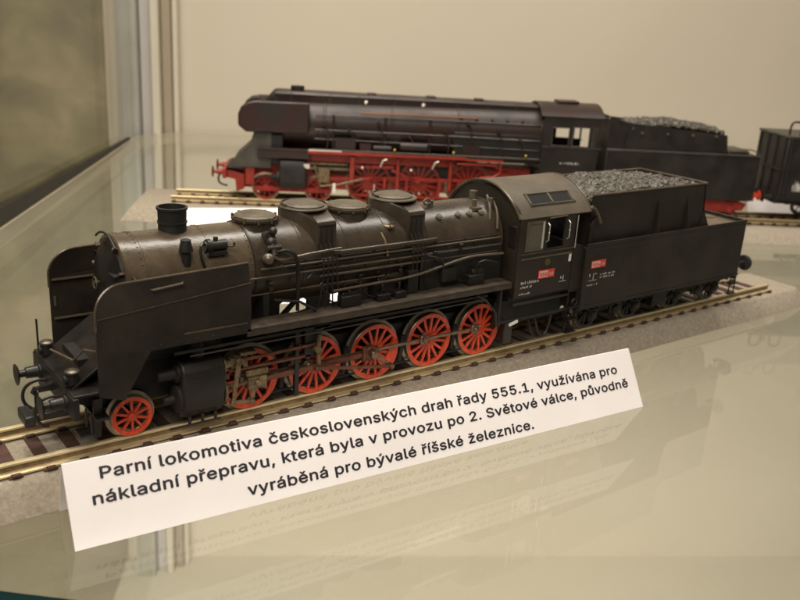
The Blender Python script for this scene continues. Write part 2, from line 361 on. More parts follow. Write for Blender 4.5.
# ================================================================== wheels
def wheel(name, r, nsp, m, cw=0, crank=None, y=-1, width=.13, hubr=.12, rim=.075, parent=None, tyre=True, loc=(0,0,0)):
    """spoked wheel in the XZ plane, outer face towards y; origin on the axle"""
    b = MB(); ya, yb = (0, -y*.07)
    def ring(r0, r1, a, c, n=44):
        for i in range(n):
            t0, t1 = 2*PI*i/n, 2*PI*(i+1)/n
            P = lambda rr_, tt, yy: (rr_*math.cos(tt), yy, rr_*math.sin(tt))
            b.face([P(r0,t0,a),P(r0,t1,a),P(r1,t1,a),P(r1,t0,a)]); b.face([P(r0,t0,c),P(r0,t1,c),P(r1,t1,c),P(r1,t0,c)])
            b.face([P(r0,t0,a),P(r0,t1,a),P(r0,t1,c),P(r0,t0,c)]); b.face([P(r1,t0,a),P(r1,t1,a),P(r1,t1,c),P(r1,t0,c)])
    ring(r-.035-rim, r-.012, ya, yb)
    b.lathe((0, y*.05, 0), (0, -y, 0), [(0, hubr*.75), (.02, hubr), (.14, hubr)], 20)
    for i in range(nsp):
        t = 2*PI*(i+.5)/nsp; d = Vector((math.cos(t), 0, math.sin(t))); p = Vector((-math.sin(t), 0, math.cos(t)))
        r1 = r-.03-rim; w0, w1 = .040*max(.7, r/.7), .028*max(.7, r/.7)
        pts = [d*hubr*.8+p*w0, d*hubr*.8-p*w0, d*r1-p*w1, d*r1+p*w1]
        b.prism([q+Vector((0, y*-.01, 0)) for q in pts], (0, -y*.05, 0))
    if cw:      # counterweight: solid segment of the rim
        a0, half = cw
        pts = [((r-.09)*math.cos(R(a0+q)), (r-.09)*math.sin(R(a0+q))) for q in range(-half, half+1, 6)]
        ch_ = (r-.09)*math.cos(R(half))
        b.xz(pts, y*.015, -y*.06)
    if crank:
        cx, cz = crank; d = Vector((cx, 0, cz)).normalized(); p = Vector((-d.z, 0, d.x))
        b.prism([p*.13, -p*.13, Vector((cx, 0, cz))-p*.09, Vector((cx, 0, cz))+d*.09, Vector((cx, 0, cz))+p*.09], (0, y*.05, 0))
    bmesh.ops.remove_doubles(b.b, verts=b.b.verts, dist=1e-5)
    o = b.build(name, m, parent, loc)
    if tyre:
        t = MB(); prof = [(.01, r-.028), (.0, r-.012), (.012, r), (width, r+.006), (width+.015, r+.075), (width+.06, r+.075), (width+.065, r-.09), (.075, r-.1), (.02, r-.03)]
        t.lathe((0, y*.0, 0), (0, -y, 0), prof, 48, cap=False)
        t.build('tyre', STEEL, o)
    return o

# ================================================================== FRONT LOCOMOTIVE
OX = 5.2
def TM(x): return Matrix.Translation((x*S, 0, 0))
loco = empty('steam_locomotive', TM(OX), 'black model steam locomotive with five large red spoked wheels a side and tall smoke deflectors', 'model locomotive')
OFF = (OX, 0, 0)
def LP(mb, name, m, parent=loco, **k):
    off = OFF if parent is loco else k.pop('off', OFF)
    return mb.build(name, m, parent, off=off, **k)
ZB = 3.05; RB = .93
def move(mb, dx, dy, dz):
    for v in mb.b.verts: v.co += Vector((dx, dy, dz))
    return mb
# smokebox and boiler
LP(MB().lathe((-.02, 0, ZB), (1, 0, 0), [(0, RB-.05), (.0, RB-.02), (.03, RB+.012), (.20, RB+.012), (.205, RB), (.42, RB), (.425, RB+.008), (.47, RB+.008), (.475, RB), (1.78, RB), (1.785, RB+.008), (1.83, RB+.008), (1.835, RB), (2.68, RB)], 72), 'smokebox', SMK)
bo = MB(); prof = [(0, RB+.02)]
for bx in (.02, 1.15, 2.28, 3.41, 4.54):
    prof += [(bx, RB+.02), (bx+.002, RB+.032), (bx+.05, RB+.032), (bx+.052, RB+.02)]
prof += [(6.9, RB+.02), (6.95, RB+.03)]
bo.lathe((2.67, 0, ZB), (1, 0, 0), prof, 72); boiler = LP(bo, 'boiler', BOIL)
# firebox lower sides
LP(MB().box(7.0, 9.6, -1.02, 1.02, 1.9, 3.05), 'firebox', BLKM, bev=.05)
# smokebox door
door = LP(MB().lathe((-.02, 0, ZB), (-1, 0, 0), [(0, .80), (.03, .80), (.05, .76), (.16, .58), (.22, .34), (.24, .1), (.245, .0)], 40), 'smokebox_door', BLK)
hd = MB()
for z in (ZB+.28, ZB-.28): hd.box(-.20, -.06, -.72, .35, z-.03, z+.03)
LP(hd, 'hinge', BLKM, door, bev=.01)
hw = MB().lathe((-.36, 0, ZB), (1, 0, 0), [(0, .05), (.12, .03)], 12)
hw.tube([(-.34, .12*math.cos(a), ZB+.12*math.sin(a)) for a in [i*PI/8 for i in range(17)]], .016, 6); LP(hw, 'handwheel', PIPE, door)
cl = MB()
for i in range(10):
    a = 2*PI*i/10+.2; cl.obox((-.07, .84*math.cos(a), ZB+.84*math.sin(a)), (.05, 0, 0), (0, .05*math.cos(a), .05*math.sin(a)), (0, -.025*math.sin(a), .025*math.cos(a)))
LP(cl, 'door_clamp', PIPE, door, bev=.008)
# handrail round the smokebox front
LP(MB().tube([(-.1, (RB+.05)*math.cos(R(a)), ZB+(RB+.05)*math.sin(R(a))) for a in range(55, 126, 10)], .022, 8), 'front_handrail', BLK)
# chimney
chm = LP(MB().lathe((1.27, 0, 3.84), (0, 0, 1), [(0, .42), (.035, .39), (.06, .30), (.14, .285), (.27, .283), (.275, .30), (.31, .30), (.315, .283), (.55, .29), (.555, .315), (.60, .315), (.605, .27), (.40, .25), (.2, .25)], 40), 'chimney', BLKM)
# domes
def dome(x, z0, z1, rad, name):
    d = LP(MB().lathe((x, 0, z0), (0, 0, 1), [(0, rad+.10), (.10, rad+.03), (.17, rad), (z1-z0-.16, rad), (z1-z0-.15, rad+.035), (z1-z0-.10, rad+.035), (z1-z0-.095, rad-.01)], 40), name, BOIL)
    LP(MB().lathe((x, 0, z1-.11), (0, 0, 1), [(0, rad-.02), (.05, rad-.02), (.075, rad-.06), (.095, rad-.12), (.085, rad-.16), (.105, rad-.2), (.125, .05)], 40), 'dome_lid', LID, d)
    b = MB()
    for i in range(10):
        a = 2*PI*i/10; b.cyl((x+(rad+.02)*math.cos(a), (rad+.02)*math.sin(a), z1-.17), (x+(rad+.02)*math.cos(a), (rad+.02)*math.sin(a), z1-.05), .03, 6)
    LP(b, 'lid_bolt', LID, d)
    return d
dome(3.13, 3.72, 4.17, .47, 'feed_dome')
dome(5.50, 3.74, 4.21, .49, 'steam_dome')
def sandbox(x0, x1, ztop, name):
    xm = (x0+x1)/2; r = (x1-x0)/2-.02; b = MB(); plan = []
    lug = .24; ly = .88; dx = .08
    plan = [(xm+dx+lug, -ly), (xm+dx+lug, -ly+.06)] + [(xm+r*math.cos(R(a)), r*math.sin(R(a))) for a in range(-42, 43, 7)] + [(xm+dx+lug, ly-.06), (xm+dx+lug, ly), (xm+dx-lug, ly), (xm+dx-lug, ly-.06)] + [(xm+r*math.cos(R(a)), r*math.sin(R(a))) for a in range(138, 223, 7)] + [(xm+dx-lug, -ly+.06), (xm+dx-lug, -ly)]
    zt = lambda y: ztop-.03-max(0, abs(y)-.42)*.36
    lv = [[b.b.verts.new((x, y, 3.3)) for x, y in plan], [b.b.verts.new((x, y, zt(y)-.05)) for x, y in plan], [b.b.verts.new((xm+(x-xm)*.95, y*.95, zt(y))) for x, y in plan]]
    n = len(plan)
    for p, q in zip(lv, lv[1:]):
        for i in range(n): b.b.faces.new((p[i], p[(i+1)%n], q[(i+1)%n], q[i]))
    c = b.b.verts.new((xm, 0, ztop-.02))
    for i in range(n): b.b.faces.new((lv[2][i], lv[2][(i+1)%n], c))
    d = LP(b, name, BOIL, ang=50)
    LP(MB().lathe((xm, 0, ztop-.06), (0, 0, 1), [(0, r), (.03, r+.015), (.05, r), (.052, r-.04)], 40), 'dome_rim', LID, d)
    for s_ in (-1, 1):
        sl_ = MB()
        for k in range(3): sl_.box(xm+dx-.17+.13*k, xm+dx-.10+.13*k, s_*ly, s_*(ly+.02), 3.58, 3.88)
        sl_.box(xm+dx-.2, xm+dx+.2, s_*ly, s_*(ly+.03), 3.94, 3.98)
        LP(sl_, 'sand_nozzle', DKPIPE, d)
    LP(MB().lathe((xm, 0, ztop-.01), (0, 0, 1), [(0, .46), (.03, .46), (.05, .43), (.045, .40), (.065, .37), (.08, .05)], 40), 'sand_lid', LID, d)
    LP(MB().tube([(xm+.5*math.cos(R(a)), .5*math.sin(R(a)), ztop+.03) for a in range(-10, 191, 10)], .02, 6), 'lid_rail', DKPIPE, d)
    # sand pipes and valve box on each flank
    for s_ in (-1, 1):
        LP(MB().box(xm-.10, xm+.26, s_*.86, s_*1.02, 3.10, 3.26), 'sand_valve', BOIL, d, bev=.02)
        pp = MB()
        for k in range(4):
            xx = xm-.09+.115*k; pp.tube([(xx, s_*.89, 3.55), (xx, s_*1.06, 3.30), (xx, s_*1.08, 2.8), (xx+(.06*k-.1), s_*1.08, 2.3), (xx+(.10*k-.15), s_*1.05, 2.05)], .017, 6, 1)
        LP(pp, 'sand_pipe', DKPIPE, d)
    return d
sandbox(3.78, 4.88, 4.24, 'sand_dome'); sandbox(6.2, 7.38, 4.26, 'sand_dome')
# whistle-like turbo generator beside chimney (near side) and feed pump clutter
b = MB().lathe((1.22, -.78, 3.42), (0, 0, 1), [(0, .10), (.28, .10), (.29, .14), (.32, .14), (.50, .10), (.52, .11), (.54, .05)], 20); LP(b, 'whistle', BLKM)
g = MB(); g.cyl((2.25, -.80, 3.62), (2.72, -.80, 3.62), .11, 14); g.cyl((2.30, -.80, 3.62), (2.38, -.80, 3.62), .15, 14); g.cyl((2.5, -.80, 3.6), (2.5, -.8, 3.8), .05, 10); g.box(2.28, 2.7, -.95, -.70, 3.45, 3.52)
g.tube([(2.28, -.8, 3.66), (2.15, -.9, 3.72), (2.1, -.95, 3.5), (2.2, -.98, 3.2)], .03, 8, 1); g.tube([(2.7, -.85, 3.6), (2.85, -.92, 3.6), (2.85, -.93, 3.68)], .025, 8, 1); move(g, -.62, .08, .12); LP(g, 'turbo_generator', DKPIPE)
v = MB(); v.cyl((3.55, -.55, 3.75), (3.55, -.75, 3.78), .13, 14); v.ball((3.55, -.80, 3.70), .11); v.cyl((3.55, -.82, 3.72), (3.55, -.95, 3.45), .07, 12); v.ball((3.62, -.75, 3.92), .09); v.cyl((3.40, -.9, 3.6), (3.72, -.9, 3.6), .06, 10); move(v, -.45, 0, 0); LP(v, 'check_valve', GRN)
v = MB(); v.ball((3.35, -1.0, 3.28), .13, 16); v.cyl((3.35, -.9, 3.28), (3.35, -1.06, 3.28), .08); v.tube([(3.45, -.99, 3.36), (3.6, -1.02, 3.22), (3.9, -1.03, 3.25), (4.3, -1.05, 3.3), (5.1, -1.06, 3.34)], .028, 8, 2); move(v, -.42, 0, .12); LP(v, 'pressure_regulator', SMK)
LP(move(MB().tube([(3.6, -.9, 3.5), (3.85, -1.0, 3.55), (4.02, -1.08, 3.4), (4.04, -1.1, 3.0), (4.04, -1.1, 2.2)], .042, 10, 2), -.45, 0, 0), 'feed_pipe', BLK)
LP(MB().tube([(3.6, .9, 3.5), (3.85, 1.0, 3.55), (4.02, 1.08, 3.4), (4.04, 1.1, 3.0), (4.04, 1.1, 2.2)], .06, 10, 2), 'feed_pipe', BLK)
v = MB(); v.cyl((6.05, -.55, 3.72), (6.22, -.78, 3.70), .05); v.ball((6.22, -.8, 3.72), .07); v.cyl((6.22, -.8, 3.68), (6.22, -.8, 3.84), .03); v.tube([(5.95, -.75, 3.6), (6.0, -.9, 3.4), (6.0, -1.0, 3.1)], .035, 8, 1); LP(v, 'shut_off_valve', BRASS)
# lagging pipe along upper boiler and handrails
for s_ in (-1, 1):
    LP(MB().tube([(4.55, s_*.98, 3.36), (4.7, s_*1.03, 3.36), (6.0, s_*1.03, 3.36), (6.1, s_*1.03, 3.36), (7.3, s_*1.03, 3.36), (7.4, s_*1.0, 3.36)], .055, 12), 'lagged_pipe', BOIL)
    ln = MB()
    for (z, x0, x1, rr_) in ((3.20, 2.75, 9.5, .022), (3.02, 2.4, 9.5, .020), (2.86, 4.2, 9.4, .026), (2.62, 2.4, 6.0, .018)): 
        y = s_*(math.sqrt(max(.01, (RB+.02)**2-(z-ZB)**2))+.07); ln.tube([(x0, y, z), ((x0+x1)/2, y, z), (x1, y, z)], rr_, 6)
        q = x0+.2
        while q < x1: ln.cyl((q, y, z), (q, y-s_*.1, z), .012, 6); q += 1.1
    LP(ln, 'handrail', PIPE)
    LP(MB().tube([(4.5, s_*1.08, 2.5), (5.4, s_*1.1, 2.53), (6.6, s_*1.12, 2.55), (7.3, s_*1.13, 2.66), (8.3, s_*1.13, 2.85), (9.0, s_*1.13, 2.83), (9.5, s_*1.13, 2.80)], .032, 8, 2), 'oil_pipe', PIPE)
    wp = MB()
    for x in (7.75, 8.35, 8.72, 9.1):
        a = R(50); wp.lathe((x, s_*(RB+.0)*math.cos(a), ZB+(RB+.0)*math.sin(a)), (0, s_*math.cos(a), math.sin(a)), [(0, .085), (.06, .085), (.065, .06), (.085, .045)], 14)
    LP(wp, 'washout_plug', LID)
    # injector, valves and brackets between boiler and footplate
    cb = MB(); cb.cyl((4.75, s_*1.02, 2.35), (5.1, s_*1.02, 2.35), .09); cb.box(6.55, 6.85, s_*.95, s_*1.12, 2.14, 2.7); cb.box(7.55, 8.0, s_*1.03, s_*1.16, 2.3, 2.62); cb.cyl((8.5, s_*1.1, 2.4), (8.85, s_*1.1, 2.4), .1)
    cb.tube([(7.6, s_*1.1, 2.6), (7.5, s_*1.2, 2.9), (7.1, s_*1.1, 3.0)], .03, 8, 1); cb.tube([(8.6, s_*1.1, 2.45), (8.7, s_*1.2, 2.75), (9.3, s_*1.2, 2.6)], .03, 8, 1); LP(cb, 'injector', BLK, bev=.015)
    for x in (2.9, 5.9): LP(MB().box(x-.07, x+.07, s_*.5, s_*.98, 2.0, 2.6), 'boiler_bracket', BLKM)
LP(MB().tube([(3.05, -1.05, 2.5), (3.6, -1.18, 2.42), (4.0, -1.2, 2.16)], .03, 8), 'diagonal_stay', BLK)
wb = MB()
for x0, x1, z0 in ((2.2, 3.72, 1.2), (4.50, 5.06, 1.2), (5.38, 7.0, 1.2), (7.22, 9.6, 1.2)): wb.box(x0, x1, -.08, .08, z0, 2.3)
wb.xz([(3.72, 2.3), (3.72, 2.0), (3.95, 2.14), (4.3, 2.10), (4.5, 1.95), (4.5, 2.3)], -.08, .08); wb.xz([(3.9, 1.7), (4.35, 2.12), (4.35, 2.2), (3.8, 1.72)], -.06, .06); wb.xz([(3.72, 1.2), (4.5, 1.2), (4.5, 1.74), (3.72, 1.62)], -.07, .07); wb.xz([(5.06, 1.2), (5.38, 1.2), (5.38, 1.80), (5.06, 1.74)], -.07, .07); wb.xz([(7.0, 1.2), (7.22, 1.2), (7.22, 1.9), (7.0, 1.9)], -.07, .07)
LP(wb, 'boiler_support', BLKM)
ap = MB(); ap.cyl((5.05, 1.25, 2.2), (5.05, 1.25, 3.0), .2, 18); ap.cyl((5.05, 1.25, 2.5), (5.05, 1.25, 2.62), .23, 18); LP(ap, 'air_pump', BLK)
# top valves before the cab
tv = MB(); tv.cyl((7.75, -.25, 3.95), (7.75, -.25, 4.12), .07, 12); tv.tube([(7.6+.1*math.cos(t), -.3, 4.1+.07*math.sin(t)) for t in [i*PI/6 for i in range(13)]], .025, 6); tv.cyl((9.0, -.45, 3.85), (9.0, -.45, 4.08), .06); tv.box(8.9, 9.15, -.6, -.4, 3.83, 3.9)
tv.cyl((9.35, 0, 3.95), (9.35, 0, 4.2), .1); tv.cyl((9.5, -.5, 3.9), (9.5, -.5, 4.1), .07); tv.tube([(9.3, -.75, 3.6), (9.4, -.62, 3.9), (9.55, -.3, 4.12)], .035, 8, 1); tv.tube([(9.4, -.95, 3.4), (9.5, -.8, 3.8), (9.6, -.5, 4.0)], .03, 8, 1); LP(tv, 'safety_valve', LID)
# bolt rows on the smokebox, oil pipes and small fittings along the boiler
for s_ in (-1, 1):
    bl = MB()
    for x in (.12, .34, 1.81, 2.62):
        for a in range(8, 90, 8): bl.ball((x, s_*(RB+.008)*math.cos(R(a)), ZB+(RB+.008)*math.sin(R(a))), .014, 6)
    LP(bl, 'bolt_row', SMK)
    op = MB()
    for i, z in enumerate((3.26, 3.11, 2.95, 2.75)):
        y = s_*(math.sqrt((RB+.02)**2-(z-ZB)**2)+.04); x0 = 3.2+.35*i; op.tube([(x0, y, z-.1), (x0+.1, y, z), (6.0, y, z), (9.4, y, z)], .013, 5)
        for q in range(6): op.box(x0+.6+q*.9, x0+.66+q*.9, y-.02, y+.02, z-.03, z+.03)
    LP(op, 'oil_line', DKPIPE)
    vv = MB()
    for x, z in ((5.3, 2.62), (6.4, 2.72), (7.35, 2.95), (8.15, 3.05), (8.9, 2.6), (3.0, 2.75)):
        y = s_*(math.sqrt(max(.02, (RB+.02)**2-(z-ZB)**2))+.05); vv.cyl((x, y-s_*.06, z), (x, y+s_*.07, z), .05, 10); vv.cyl((x, y+s_*.03, z-.1), (x, y+s_*.03, z+.1), .028, 8); vv.cyl((x-.05, y+s_*.05, z+.1), (x+.05, y+s_*.05, z+.1), .035, 8)
    LP(vv, 'valve', GRN)
    sq = MB()
    for x, l in ((4.62, .5), (5.6, .35), (6.1, .3), (8.3, .5)): sq.box(x, x+l, s_*1.06, s_*1.28, 2.13, 2.13+.16+.1*(l > .4)); sq.cyl((x+l/2, s_*1.17, 2.25), (x+l/2, s_*1.17, 2.5), .03, 8); sq.tube([(x, s_*1.15, 2.22), (x-.25, s_*1.12, 2.3), (x-.35, s_*1.0, 2.6)], .022, 6, 1)
    LP(sq, 'lubricator', BLK, bev=.012)
# running boards
for s_ in (-1, 1):
    rb = MB(); rb.box(2.2, 9.55, s_*.98, s_*1.50, 2.08, 2.13); rb.box(2.2, 9.55, s_*1.46, s_*1.505, 1.97, 2.075); rb.box(.2, 2.2, s_*.9, s_*1.43, 2.08, 2.12)
    for x in (3.4, 5.05, 6.7, 8.3): rb.box(x, x+.02, s_*1.0, s_*1.495, 2.13, 2.137)
    for i in range(44): rb.ball((2.3+.165*i, s_*1.505, 2.03), .010, 6)
    LP(rb, 'running_board', BOARD, bev=.008)
    lo = MB(); lo.box(.7, 8.9, s_*1.30, s_*1.36, 1.80, 1.86); lo.tube([(1.0, s_*1.40, 1.74), (4.5, s_*1.40, 1.74), (8.8, s_*1.40, 1.76)], .02, 6); lo.tube([(8.5, s_*1.4, 1.9), (8.8, s_*1.42, 1.75), (9.15, s_*1.45, 1.35), (9.2, s_*1.45, 1.0)], .03, 8)
    LP(lo, 'conduit', GRN)
# smoke deflectors: lower plate, upper plate leaning inwards, skirt
def deflector(s_):
    Y = lambda z: s_*(1.50 - max(0, z-2.95)*.22)
    top = 3.5
    lower = [(-.83, 1.30), (-.35, 1.14), (.18, 2.05), (2.28, 2.05), (2.28, 3.12), (-.83, 2.82)]
    upper = [(-.83, 2.82), (2.28, 3.12), (2.28, top)] + [(-.28+.55*math.cos(R(a)), 3.42-.55+.55*math.sin(R(a))) for a in range(90, 181, 10)]
    b = MB(); t = .035*s_
    for poly in (lower, upper): b.prism([(x, Y(z) if poly is upper else s_*1.50, z) for x, z in poly], (0, -t, 0))
    bmesh.ops.remove_doubles(b.b, verts=b.b.verts, dist=.0005)
    d = LP(b, 'smoke_deflector', GRN)
    edge = [(2.28, top)] + [(-.28+.55*math.cos(R(a)), 3.42-.55+.55*math.sin(R(a))) for a in range(90, 181, 10)] + [(-.83, 2.6)]
    LP(MB().tube([(x, Y(z)-t/2, z) for x, z in edge], .026, 6), 'edge_bead', SMK, d)
    LP(MB().tube([(.25, Y(3.26)+s_*-.0, 3.24), (.27, Y(3.26)+s_*.06, 3.25), (.85, Y(3.3)+s_*.06, 3.30), (.87, Y(3.3), 3.30)], .022, 6), 'grab_handle', PIPE, d)
    bead = MB().tube([(-.80, s_*1.515, 2.825), (2.26, s_*1.515, 3.12)], .008, 5); bead.box(.85, 2.2, s_*1.505, s_*1.515, 2.26, 2.30)
    for i in range(9): bead.ball((-.7+.36*i, s_*1.503, 2.14 if i > 2 else 2.4-.3*i*0+.0), .012, 6)
    LP(bead, 'rivet_seam', SMK, d)
    st = MB()
    for z in (1.9, 2.75): st.box(-.78, .1, s_*1.40, s_*1.462, z, z+.03)
    st.box(-.76, -.72, s_*1.43, s_*1.462, 2.18, 2.4); LP(st, 'inner_rib', PIPE, d)
    for x in (.1, 1.6): LP(MB().cyl((x, s_*.9, 3.35), (x, s_*1.42, 3.3), .025, 8), 'stay_rod', BLK, d)
deflector(-1); deflector(1)
# front end: beam, apron, buffers, lamps, hoses, coupling
LP(MB().box(-1.28, -1.16, -1.38, 1.38, .86, 1.30), 'buffer_beam', BLK, bev=.02)
LP(MB().prism([(-1.2, -1.0, 1.34), (-1.2, 1.0, 1.34), (-.1, 1.0, 2.1), (-.1, -1.0, 2.1)], (.03, 0, -.05)), 'front_apron', BLK, bev=.01)
LP(MB().box(-1.26, -.3, -1.35, 1.35, 1.30, 1.35), 'front_platform', BLK, bev=.01)
def at(x, y, z, ox=OX): return (x-ox, y, z)
def buffer_mb(r=.225):
    return MB().lathe((0, 0, 0), (-1, 0, 0), [(0, .17), (.04, .17), (.05, .13), (.28, .115), (.29, .075), (.42, .075), (.43, r-.03), (.455, r), (.47, r-.01), (.485, .1)], 28)
buf = buffer_mb().build('buffer', BLK, loco, at(-1.28, -.875, 1.05)); put(buf, loco, at(-1.28, .875, 1.05))
def lantern():
    b = MB().lathe((0, 0, 0), (0, 0, 1), [(0, .10), (.06, .10), (.07, .15), (.30, .15), (.31, .17), (.34, .17), (.36, .15), (.40, .10)], 20)
    b.cyl((-.13, 0, .17), (-.2, 0, .17), .11, 18)
    return b
lan = lantern().build('lantern', BLKM, loco, at(-1.12, -.85, 1.35)); lan.scale = (.82, .82, .86); c_ = MB().lathe((0, 0, .345), (0, 0, 1), [(0, .165), (.02, .16), (.05, .11), (.07, .02)], 20).build('lantern_cap', LAMPTOP, lan)
put(lan, loco, at(-1.12, .85, 1.35))
LP(MB().cyl((-1.2, 1.2, 1.3), (-1.2, 1.2, 2.05), .022, 8), 'marker_rod', BLK)
LP(MB().tube([(-1.2, -.35, 1.72), (-1.2, .25, 1.72), (-1.0, -.55, 1.74), (-.85, -.75, 2.0), (-.75, -1.2, 2.1)][1:], .022, 8), 'front_grab_rail', PIPE)
for y in (-.45, .45):
    LP(MB().tube([(-1.28, y, 1.0), (-1.5, y, 1.05), (-1.72, y, .92), (-1.76, y, .65), (-1.62, y, .45), (-1.5, y*.9, .42)], .035, 8, 2), 'brake_hose', BLK)
hk = MB(); hk.box(-1.55, -1.28, -.04, .04, .98, 1.10); hk.tube([(-1.5, 0, 1.05), (-1.62, 0, 1.08), (-1.66, 0, 1.0), (-1.6, 0, .94)], .04, 8); hk.tube([(-1.58, .06, 1.0), (-1.6, .08, .7), (-1.58, 0, .55), (-1.6, -.08, .7), (-1.58, -.06, 1.0)], .025, 6, 1); LP(hk, 'coupling_hook', BLK)
gi = MB()
for y in (-.75, .75): gi.prism([(-.75, y-.04, .95), (-.55, y-.04, .95), (-.62, y-.04, .12), (-.74, y-.04, .12)], (0, .08, 0))
gi.box(-.75, -.5, -1.0, 1.0, .55, .62); LP(gi, 'rail_guard', BLK, bev=.01)
for y in (-1.25, 1.25):
    stp = MB(); stp.box(-1.2, -.95, y-.18, y+.18, .52, .56); stp.box(-1.0, -.96, y-.16, y-.12, .52, .95); stp.box(-1.0, -.96, y+.12, y+.16, .52, .95); LP(stp, 'front_step', BLK)
cp = MB().box(-1.75, -.9, -.18, .18, .42, .58); cp.box(-1.9, -1.7, -.3, .3, .40, .62); LP(cp, 'drawbar_box', DKPIPE, bev=.03)
# frame
fr = MB()
for y in (-.52, .52): fr.xz([(-1.16, 1.25), (-1.16, .9), (-.5, .62), (1.9, .62), (2.0, .5), (9.6, .5), (9.6, 1.2), (2.2, 1.22), (1.9, 1.9), (.5, 1.9), (-.3, 1.7)], y-.05, y+.05)
for x in (1.0, 2.7, 4.4, 6.1, 7.8): fr.box(x-.06, x+.06, -.5, .5, .55, 1.15)
fr.box(-.9, 2.1, -.5, .5, 1.1, 1.7); LP(fr, 'frame', BLKM)
LP(MB().box(.3, 1.9, -.75, .75, 1.5, 2.2), 'smokebox_saddle', BLKM, bev=.08)
# cylinders
for s_ in (-1, 1):
    pr = [(-.62, .36), (-.62, 1.30), (-.45, 1.52), (-.1, 1.56), (.16, 1.50), (.27, 1.36), (.29, .95), (.24, .52), (.05, .30), (-.3, .28)]
    cy = LP(MB().yz([(s_*(1.07+a), z) for a, z in pr], .87, 1.80), 'cylinder', BLK, bev=.05)
    c2 = MB(); c2.lathe((.87, s_*1.05, .72), (-1, 0, 0), [(0, .30), (.06, .30), (.09, .24), (.1, .1), (.3, .08), (.32, .04)], 24); c2.lathe((.87, s_*1.05, 1.27), (-1, 0, 0), [(0, .2), (.05, .2), (.08, .12), (.42, .10), (.44, .05)], 20); LP(c2, 'cylinder_cover', BLKM, cy)
    c3 = MB(); c3.lathe((1.80, s_*1.05, .72), (1, 0, 0), [(0, .30), (.05, .30), (.08, .2), (.09, .09), (.22, .07)], 24); c3.lathe((1.80, s_*1.1, 1.27), (1, 0, 0), [(0, .18), (.05, .18), (.07, .09), (.3, .07), (.31, .11), (.36, .11)], 20); LP(c3, 'rear_cover', BRASS, cy)
    dr = MB()
    for x in (1.05, 1.33, 1.62): dr.cyl((x, s_*1.2, .34), (x, s_*1.2, .16), .035, 8)
    dr.tube([(.6, s_*1.25, .17), (1.7, s_*1.25, .17)], .025, 6); LP(dr, 'drain_cock', DKPIPE, cy)
    st2 = MB(); st2.cyl((1.35, s_*.95, 1.5), (1.35, s_*.75, 2.3), .16, 18); LP(st2, 'steam_pipe', BLK, cy)
# wheels
XS = [2.6+1.65*k for k in range(5)]
PIN = (-.285, .115)
lw = wheel('leading_wheel', .43, 10, RED, y=-1, rim=.06, hubr=.09, parent=loco, loc=at(0, -.83, .43))
put(lw, loco, at(0, .83, .43), (0, 0, PI))
dw = None
for k, x in enumerate(XS):
    if k in (0, 2):
        ww = wheel('driving_wheel', .70, 15, RED, cw=((-22, 52) if k == 2 else (-22, 30)), crank=PIN, y=-1, parent=loco, loc=at(x, -.83, .70))
        wf = wheel('driving_wheel', .70, 15, RED, cw=((-22, 52) if k == 2 else (-22, 30)), crank=(.115, .285), y=1, parent=loco, loc=at(x, .83, .70))
        if k == 0: dw, df = ww, wf
    else:
        put(dw, loco, at(x, -.83, .70)); put(df, loco, at(x, .83, .70))
axl = MB(); axl.cyl((0, -.7, .43), (0, .7, .43), .08)
for x in XS: axl.cyl((x, -.7, .70), (x, .7, .70), .09)
LP(axl, 'axle', BLKM)
